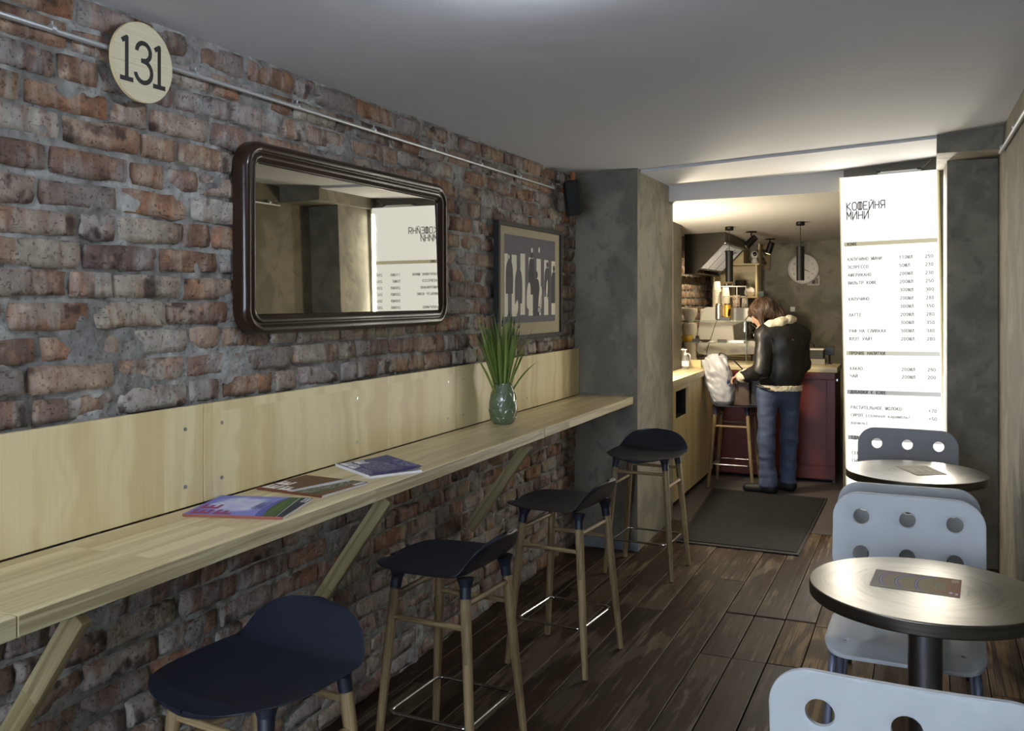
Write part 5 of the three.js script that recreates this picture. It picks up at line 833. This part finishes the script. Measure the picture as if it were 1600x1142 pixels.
// ---------------------------------------------------------------- the customer, seen from behind: local +z looks to the viewer
{
  const t = thing('person', 'person in black leather jacket with cream fleece trim and jeans, head bowed at counter', 'person', [-0.97, 0, -7.60], 0.127);
  const P = {
    head: V(-0.108, 1.447, -0.045), neck: V(0.0, 1.345, -0.015), chest: V(0.045, 1.17, 0), waist: V(0.035, 0.97, 0), pelvis: V(0.02, 0.83, -0.01),
    sl: V(-0.085, 1.262, 0.075), el: V(-0.112, 0.99, 0.135), wl: V(-0.245, 0.925, -0.045), sr: V(0.180, 1.262, -0.075), er: V(0.196, 1.02, -0.11), wr: V(0.12, 0.985, -0.30),
    hl: V(-0.07, 0.80, 0.02), kl: V(-0.08, 0.43, 0.055), al: V(-0.062, 0.08, 0.075), hr: V(0.10, 0.80, -0.05), kr: V(0.098, 0.43, -0.085), ar: V(0.085, 0.08, -0.10),
  };
  const skin = mat(0xa98670, 0.55), leather = new THREE.MeshPhysicalMaterial({ color: 0x0a0908, roughness: 0.5, clearcoat: 0.22, clearcoatRoughness: 0.4 });
  const fleeceBump = dataTex(256, 256, (u, v) => fbm(u * 40, v * 40, 40, 40, 91, 2)), fleece = mat(0xcfc6ae, 1), fz = (x, y, z) => 0.004 * n3(x * 95, y * 95, z * 95, 41);
  const torso = (p, g) => smin(smin(ell(p, P.chest, [0.135 + g, 0.20 + g, 0.098 + g]), ell(p, P.waist, [0.125 + g, 0.20 + g, 0.092 + g]), 0.09), smin(cap(p, P.sl, P.sr, 0.065 + g, 0.065 + g), cap(p, P.chest, P.neck, 0.09 + g, 0.045 + g), 0.06), 0.09);
  const arms = (p, g) => Math.min(smin(cap(p, P.sl, P.el, 0.05 + g, 0.042 + g), cap(p, P.el, P.wl, 0.042 + g, 0.028 + g), 0.03), smin(cap(p, P.sr, P.er, 0.048 + g, 0.04 + g), cap(p, P.er, P.wr, 0.04 + g, 0.028 + g), 0.03));
  const legs = (p, g, flare = 0) => { const one = (h, k, a) => smin(cap(p, h, k, 0.078 + g, 0.05 + g + flare * 0.3), cap(p, k, a, 0.05 + g + flare * 0.3, 0.034 + g + flare), 0.04); return smin(Math.min(one(P.hl, P.kl, P.al), one(P.hr, P.kr, P.ar)), ell(p, P.pelvis, [0.138 + g, 0.125 + g, 0.10 + g]), 0.05); };
  // face looks down and to the left
  const fd = V(-0.78, -0.52, -0.36).normalize(), fu = V(-0.42, 0.85, -0.3).normalize(), fs = new THREE.Vector3().crossVectors(fu, fd).normalize(), FP = (f, u, s) => P.head.clone().addScaledVector(fd, f).addScaledVector(fu, u).addScaledVector(fs, s);
  const headF = (p) => { let d = ell(p, P.head, [0.086, 0.102, 0.09]); d = smin(d, cap(p, FP(0.05, -0.045, 0), FP(0.068, -0.082, 0), 0.045, 0.026), 0.04); d = smin(d, cap(p, FP(0.086, 0.005, 0), FP(0.108, -0.03, 0), 0.009, 0.013), 0.012); d = smin(d, cap(p, FP(0.088, -0.055, -0.016), FP(0.088, -0.055, 0.016), 0.008, 0.008), 0.01); for (const s of [-1, 1]) { d = smin(d, ell(p, FP(0.0, -0.012, s * 0.088), [0.014, 0.03, 0.014]), 0.008); d = Math.max(d, -(p ? Math.hypot(p[0] - FP(0.088, 0.012, s * 0.034).x, p[1] - FP(0.088, 0.012, s * 0.034).y, p[2] - FP(0.088, 0.012, s * 0.034).z) - 0.012 : 1)); d = Math.min(d, ell(p, FP(0.074, 0.012, s * 0.033), [0.013, 0.013, 0.013])); } return smin(d, cap(p, P.neck, P.head, 0.048, 0.05), 0.03); };
  const hand = (w, dir, side) => { const d = dir.clone().normalize(), up = V(0, 1, 0), s = new THREE.Vector3().crossVectors(d, up).normalize().multiplyScalar(side), bones = [[w.clone(), w.clone().addScaledVector(d, 0.07), 0.026, 0.03]]; [-0.027, -0.009, 0.009, 0.026].forEach((o, i) => { const b = w.clone().addScaledVector(d, 0.078).addScaledVector(s, o), L = [0.036, 0.042, 0.039, 0.031][i], m = b.clone().addScaledVector(d, L).add(V(0, -0.012, 0)), e = m.clone().addScaledVector(d, L * 0.45).add(V(0, -0.026, 0)), f = e.clone().addScaledVector(d, -0.006).add(V(0, -0.018, 0)); bones.push([b, m, 0.0088, 0.0082], [m, e, 0.0082, 0.0076], [e, f, 0.0076, 0.0068]); }); const tb = w.clone().addScaledVector(d, 0.025).addScaledVector(s, -0.024), tm = tb.clone().addScaledVector(d, 0.036).addScaledVector(s, -0.024).add(V(0, -0.01, 0)); bones.push([tb, tm, 0.012, 0.0095], [tm, tm.clone().addScaledVector(d, 0.028).add(V(0, -0.01, 0)), 0.0095, 0.0075]); return bones; };
  const handL = hand(P.wl, V(-0.75, -0.12, -0.65), -1), handR = hand(P.wr, V(-0.45, -0.1, -0.9), 1), bonesF = (p, B, k = 0.008) => { let d = 9; for (const [a, b, r, q] of B) d = smin(d, cap(p, a, b, r, q), k); return d; };
  const whole = (x, y, z) => { const p = [x, y, z]; let d = Math.min(smin(torso(p, -0.004), legs(p, -0.01), 0.03), arms(p, -0.012)); d = smin(d, headF(p), 0.02); d = Math.min(d, bonesF(p, handL), bonesF(p, handR)); for (const [a, s] of [[P.al, V(-0.17, -0.05, -0.04)], [P.ar, V(-0.17, -0.05, -0.05)]]) d = smin(d, cap(p, V(a.x, 0.05, a.z), V(a.x + s.x, 0.03, a.z + s.z), 0.03, 0.018), 0.03); return d; };
  const coarse = nets(whole, [-0.42, 0.0, -0.46], [0.30, 1.58, 0.24], 0.0125);
  const headFine = nets((x, y, z) => headF([x, y, z]) - 0.0006, [-0.27, 1.31, -0.19], [0.06, 1.57, 0.08], 0.0045), hF = (B, w) => nets((x, y, z) => bonesF([x, y, z], B) - 0.0006, [w.x - 0.19, w.y - 0.13, w.z - 0.19], [w.x + 0.08, w.y + 0.06, w.z + 0.08], 0.0038);
  part('body', join([coarse, headFine, hF(handL, P.wl), hF(handR, P.wr)]), skin, t);
  // clothes
  const fold = (x, y, z) => 0.005 * n3(x * 14, y * 9, z * 14, 51) + 0.003 * n3(x * 30, y * 22, z * 30, 52);
  const jacket = nets((x, y, z) => { const p = [x, y, z], bl = Math.abs(y - 1.0) * 0; let d = smin(torso(p, 0.022), smin(ell(p, V(0.03, 0.95, -0.005), [0.163, 0.17, 0.125]), 9, 0.01), 0.05); const ar = arms(p, 0.024) + 0.005 * Math.sin(y * 95 + x * 40) * sstep(1.02, 0.95, y); d = smin(d, ar, 0.018); d = Math.max(d, 0.855 - y, -(cap(p, P.neck, P.head, 0.06, 0.06))); d = Math.max(d, cap(p, P.wl, P.wl.clone().add(V(-0.1, 0, -0.1)), 0.0, 0.0) < 0.055 ? 0.01 : -1); return d + fold(x, y, z); }, [-0.36, 0.83, -0.42], [0.32, 1.45, 0.26], 0.0095);
  part('jacket', jacket, leather, t);
  part('shoulder_seam', tube([V(-0.155, 1.30, 0.11), V(-0.06, 1.275, 0.158), V(-0.03, 1.20, 0.155), V(-0.025, 1.12, 0.15)], 0.004, 24, 6), leather, t);
  part('back_label', rbox(0.05, 0.012, 0.004, 0.001, 0.10, 1.228, 0.113), mat(0x8a7a55, 0.6), t);
  const collarPts = [V(-0.16, 1.255, 0.0), V(-0.118, 1.30, 0.06), V(-0.045, 1.342, 0.088), V(0.03, 1.368, 0.085), V(0.095, 1.385, 0.05), V(0.125, 1.385, -0.02)];
  part('fleece_collar', nets((x, y, z) => { let d = 9; for (let i = 0; i < collarPts.length - 1; i++) d = smin(d, cap([x, y * 1, z], collarPts[i], collarPts[i + 1], i < 1 ? 0.02 : 0.036, i < 4 ? 0.036 : 0.03), 0.02); return d + fz(x, y, z); }, [-0.22, 1.2, -0.08], [0.19, 1.46, 0.16], 0.007), fleece, t);
  part('fleece_hem', nets((x, y, z) => Math.max(ell([x, y, z], V(0.028, 0.86, -0.005), [0.168, 0.2, 0.132]), 0.822 - y, y - 0.866) + fz(x, y, z), [-0.2, 0.8, -0.2], [0.24, 0.89, 0.19], 0.007), fleece, t);
  part('fleece_cuff', nets((x, y, z) => cap([x, y, z], V(-0.232, 0.931, -0.03), V(-0.262, 0.918, -0.068), 0.056, 0.052) + fz(x, y, z), [-0.34, 0.84, -0.15], [-0.15, 1.01, 0.05], 0.007), fleece, t);
  part('belt_tab', tube([V(-0.15, 0.862, 0.09), V(-0.1, 0.848, 0.12), V(-0.05, 0.842, 0.134)], 0.008, 12, 8), leather, t);
  const denimMap = colorTex(512, 512, (u, v) => { const f = fbm(u * 7, v * 7, 7, 7, 95, 4), w = hash(Math.floor(u * 512), Math.floor(v * 512), 3) * 0.5 + 0.5 * Math.abs(Math.sin((u + v) * 400)); return mix3([44, 54, 80], [82, 95, 122], f * 0.8 + w * 0.25); });
  const denim = mat(0xffffff, 0.85, { map: denimMap, vertexColors: false });
  const jeans = nets((x, y, z) => { const p = [x, y, z]; let d = legs(p, 0.006, 0.03); d = Math.max(d, 0.07 - y, y - 0.86); return d + 0.008 * n3(x * 9, y * 30, z * 9, 61) * sstep(0.75, 0.5, y) + 0.003 * n3(x * 20, y * 50, z * 20, 62); }, [-0.22, 0.05, -0.24], [0.24, 0.88, 0.2], 0.0095);
  part('jeans', boxUV(jeans), denim, t);
  for (const [a, dx] of [[P.al, -0.04], [P.ar, -0.05]]) part('shoe', nets((x, y, z) => { const p = [x, y, z]; let d = smin(cap(p, V(a.x + 0.03, 0.045, a.z), V(a.x - 0.165, 0.038, a.z + dx), 0.044, 0.036), cap(p, V(a.x + 0.01, 0.05, a.z), V(a.x, 0.11, a.z), 0.045, 0.045), 0.03); return Math.max(d, 0.001 - y); }, [a.x - 0.24, -0.01, a.z - 0.13], [a.x + 0.1, 0.17, a.z + 0.09], 0.008), mat(0x0f0f11, 0.6), t);
  const hairMat = mat(0x2e1b0e, 0.6), strands = (x, y, z) => 0.007 * n3(x * 60 + y * 25, y * 7, z * 60, 71) + 0.002 * n3(x * 130 + y * 40, y * 9, z * 130, 72);
  const hairF = (x, y, z) => { const p = [x, y, z]; let d = ell(p, V(-0.098, 1.462, -0.028), [0.101, 0.104, 0.106]); d = smin(d, cap(p, V(-0.06, 1.48, 0.035), V(0.06, 1.40, 0.05), 0.066, 0.026), 0.05); d = smin(d, cap(p, V(-0.03, 1.46, 0.02), V(0.10, 1.372, 0.055), 0.04, 0.012), 0.04); d = smin(d, cap(p, V(-0.135, 1.45, 0.045), V(-0.105, 1.34, 0.07), 0.034, 0.016), 0.03); d = smin(d, cap(p, V(-0.17, 1.488, -0.02), V(-0.203, 1.425, -0.06), 0.034, 0.02), 0.03);
    const face = cap(p, FP(0.075, -0.03, 0.01), FP(0.14, -0.12, 0.0), 0.05, 0.06); d = Math.max(d, -face); return d + strands(x, y, z); };
  part('hair', nets(hairF, [-0.27, 1.3, -0.18], [0.16, 1.60, 0.13], 0.006), hairMat, t);
  { // loose strands lying on the hair
    const r = rng(88), list = [[], []];
    for (let i = 0; i < 120; i++) {
      const ph = -0.6 + r() * 4.2, len = 1.5 + r() * 0.9, pts = [], o = V(-0.095, 1.45, -0.02);
      for (let k = 0; k <= 9; k++) { const a = 0.08 + k / 9 * len, d = V(Math.sin(a) * Math.cos(ph + 0.12 * Math.sin(k)), Math.cos(a), Math.sin(a) * Math.sin(ph)); let q = 0.26; while (q > 0.05 && hairF(o.x + d.x * q, o.y + d.y * q, o.z + d.z * q) > 0) q -= 0.003; pts.push(o.clone().addScaledVector(d, q + 0.001)); }
      list[i % 2].push(tube(pts, 0.0016 + r() * 0.0014, 14, 5));
    }
    part('hair_strand', join(list[0]), mat(0x4d3119, 0.5), t).userData.kind = 'stuff'; part('hair_strand', join(list[1]), mat(0x25150a, 0.5), t).userData.kind = 'stuff';
  }
}
renderer.render(scene, camera);
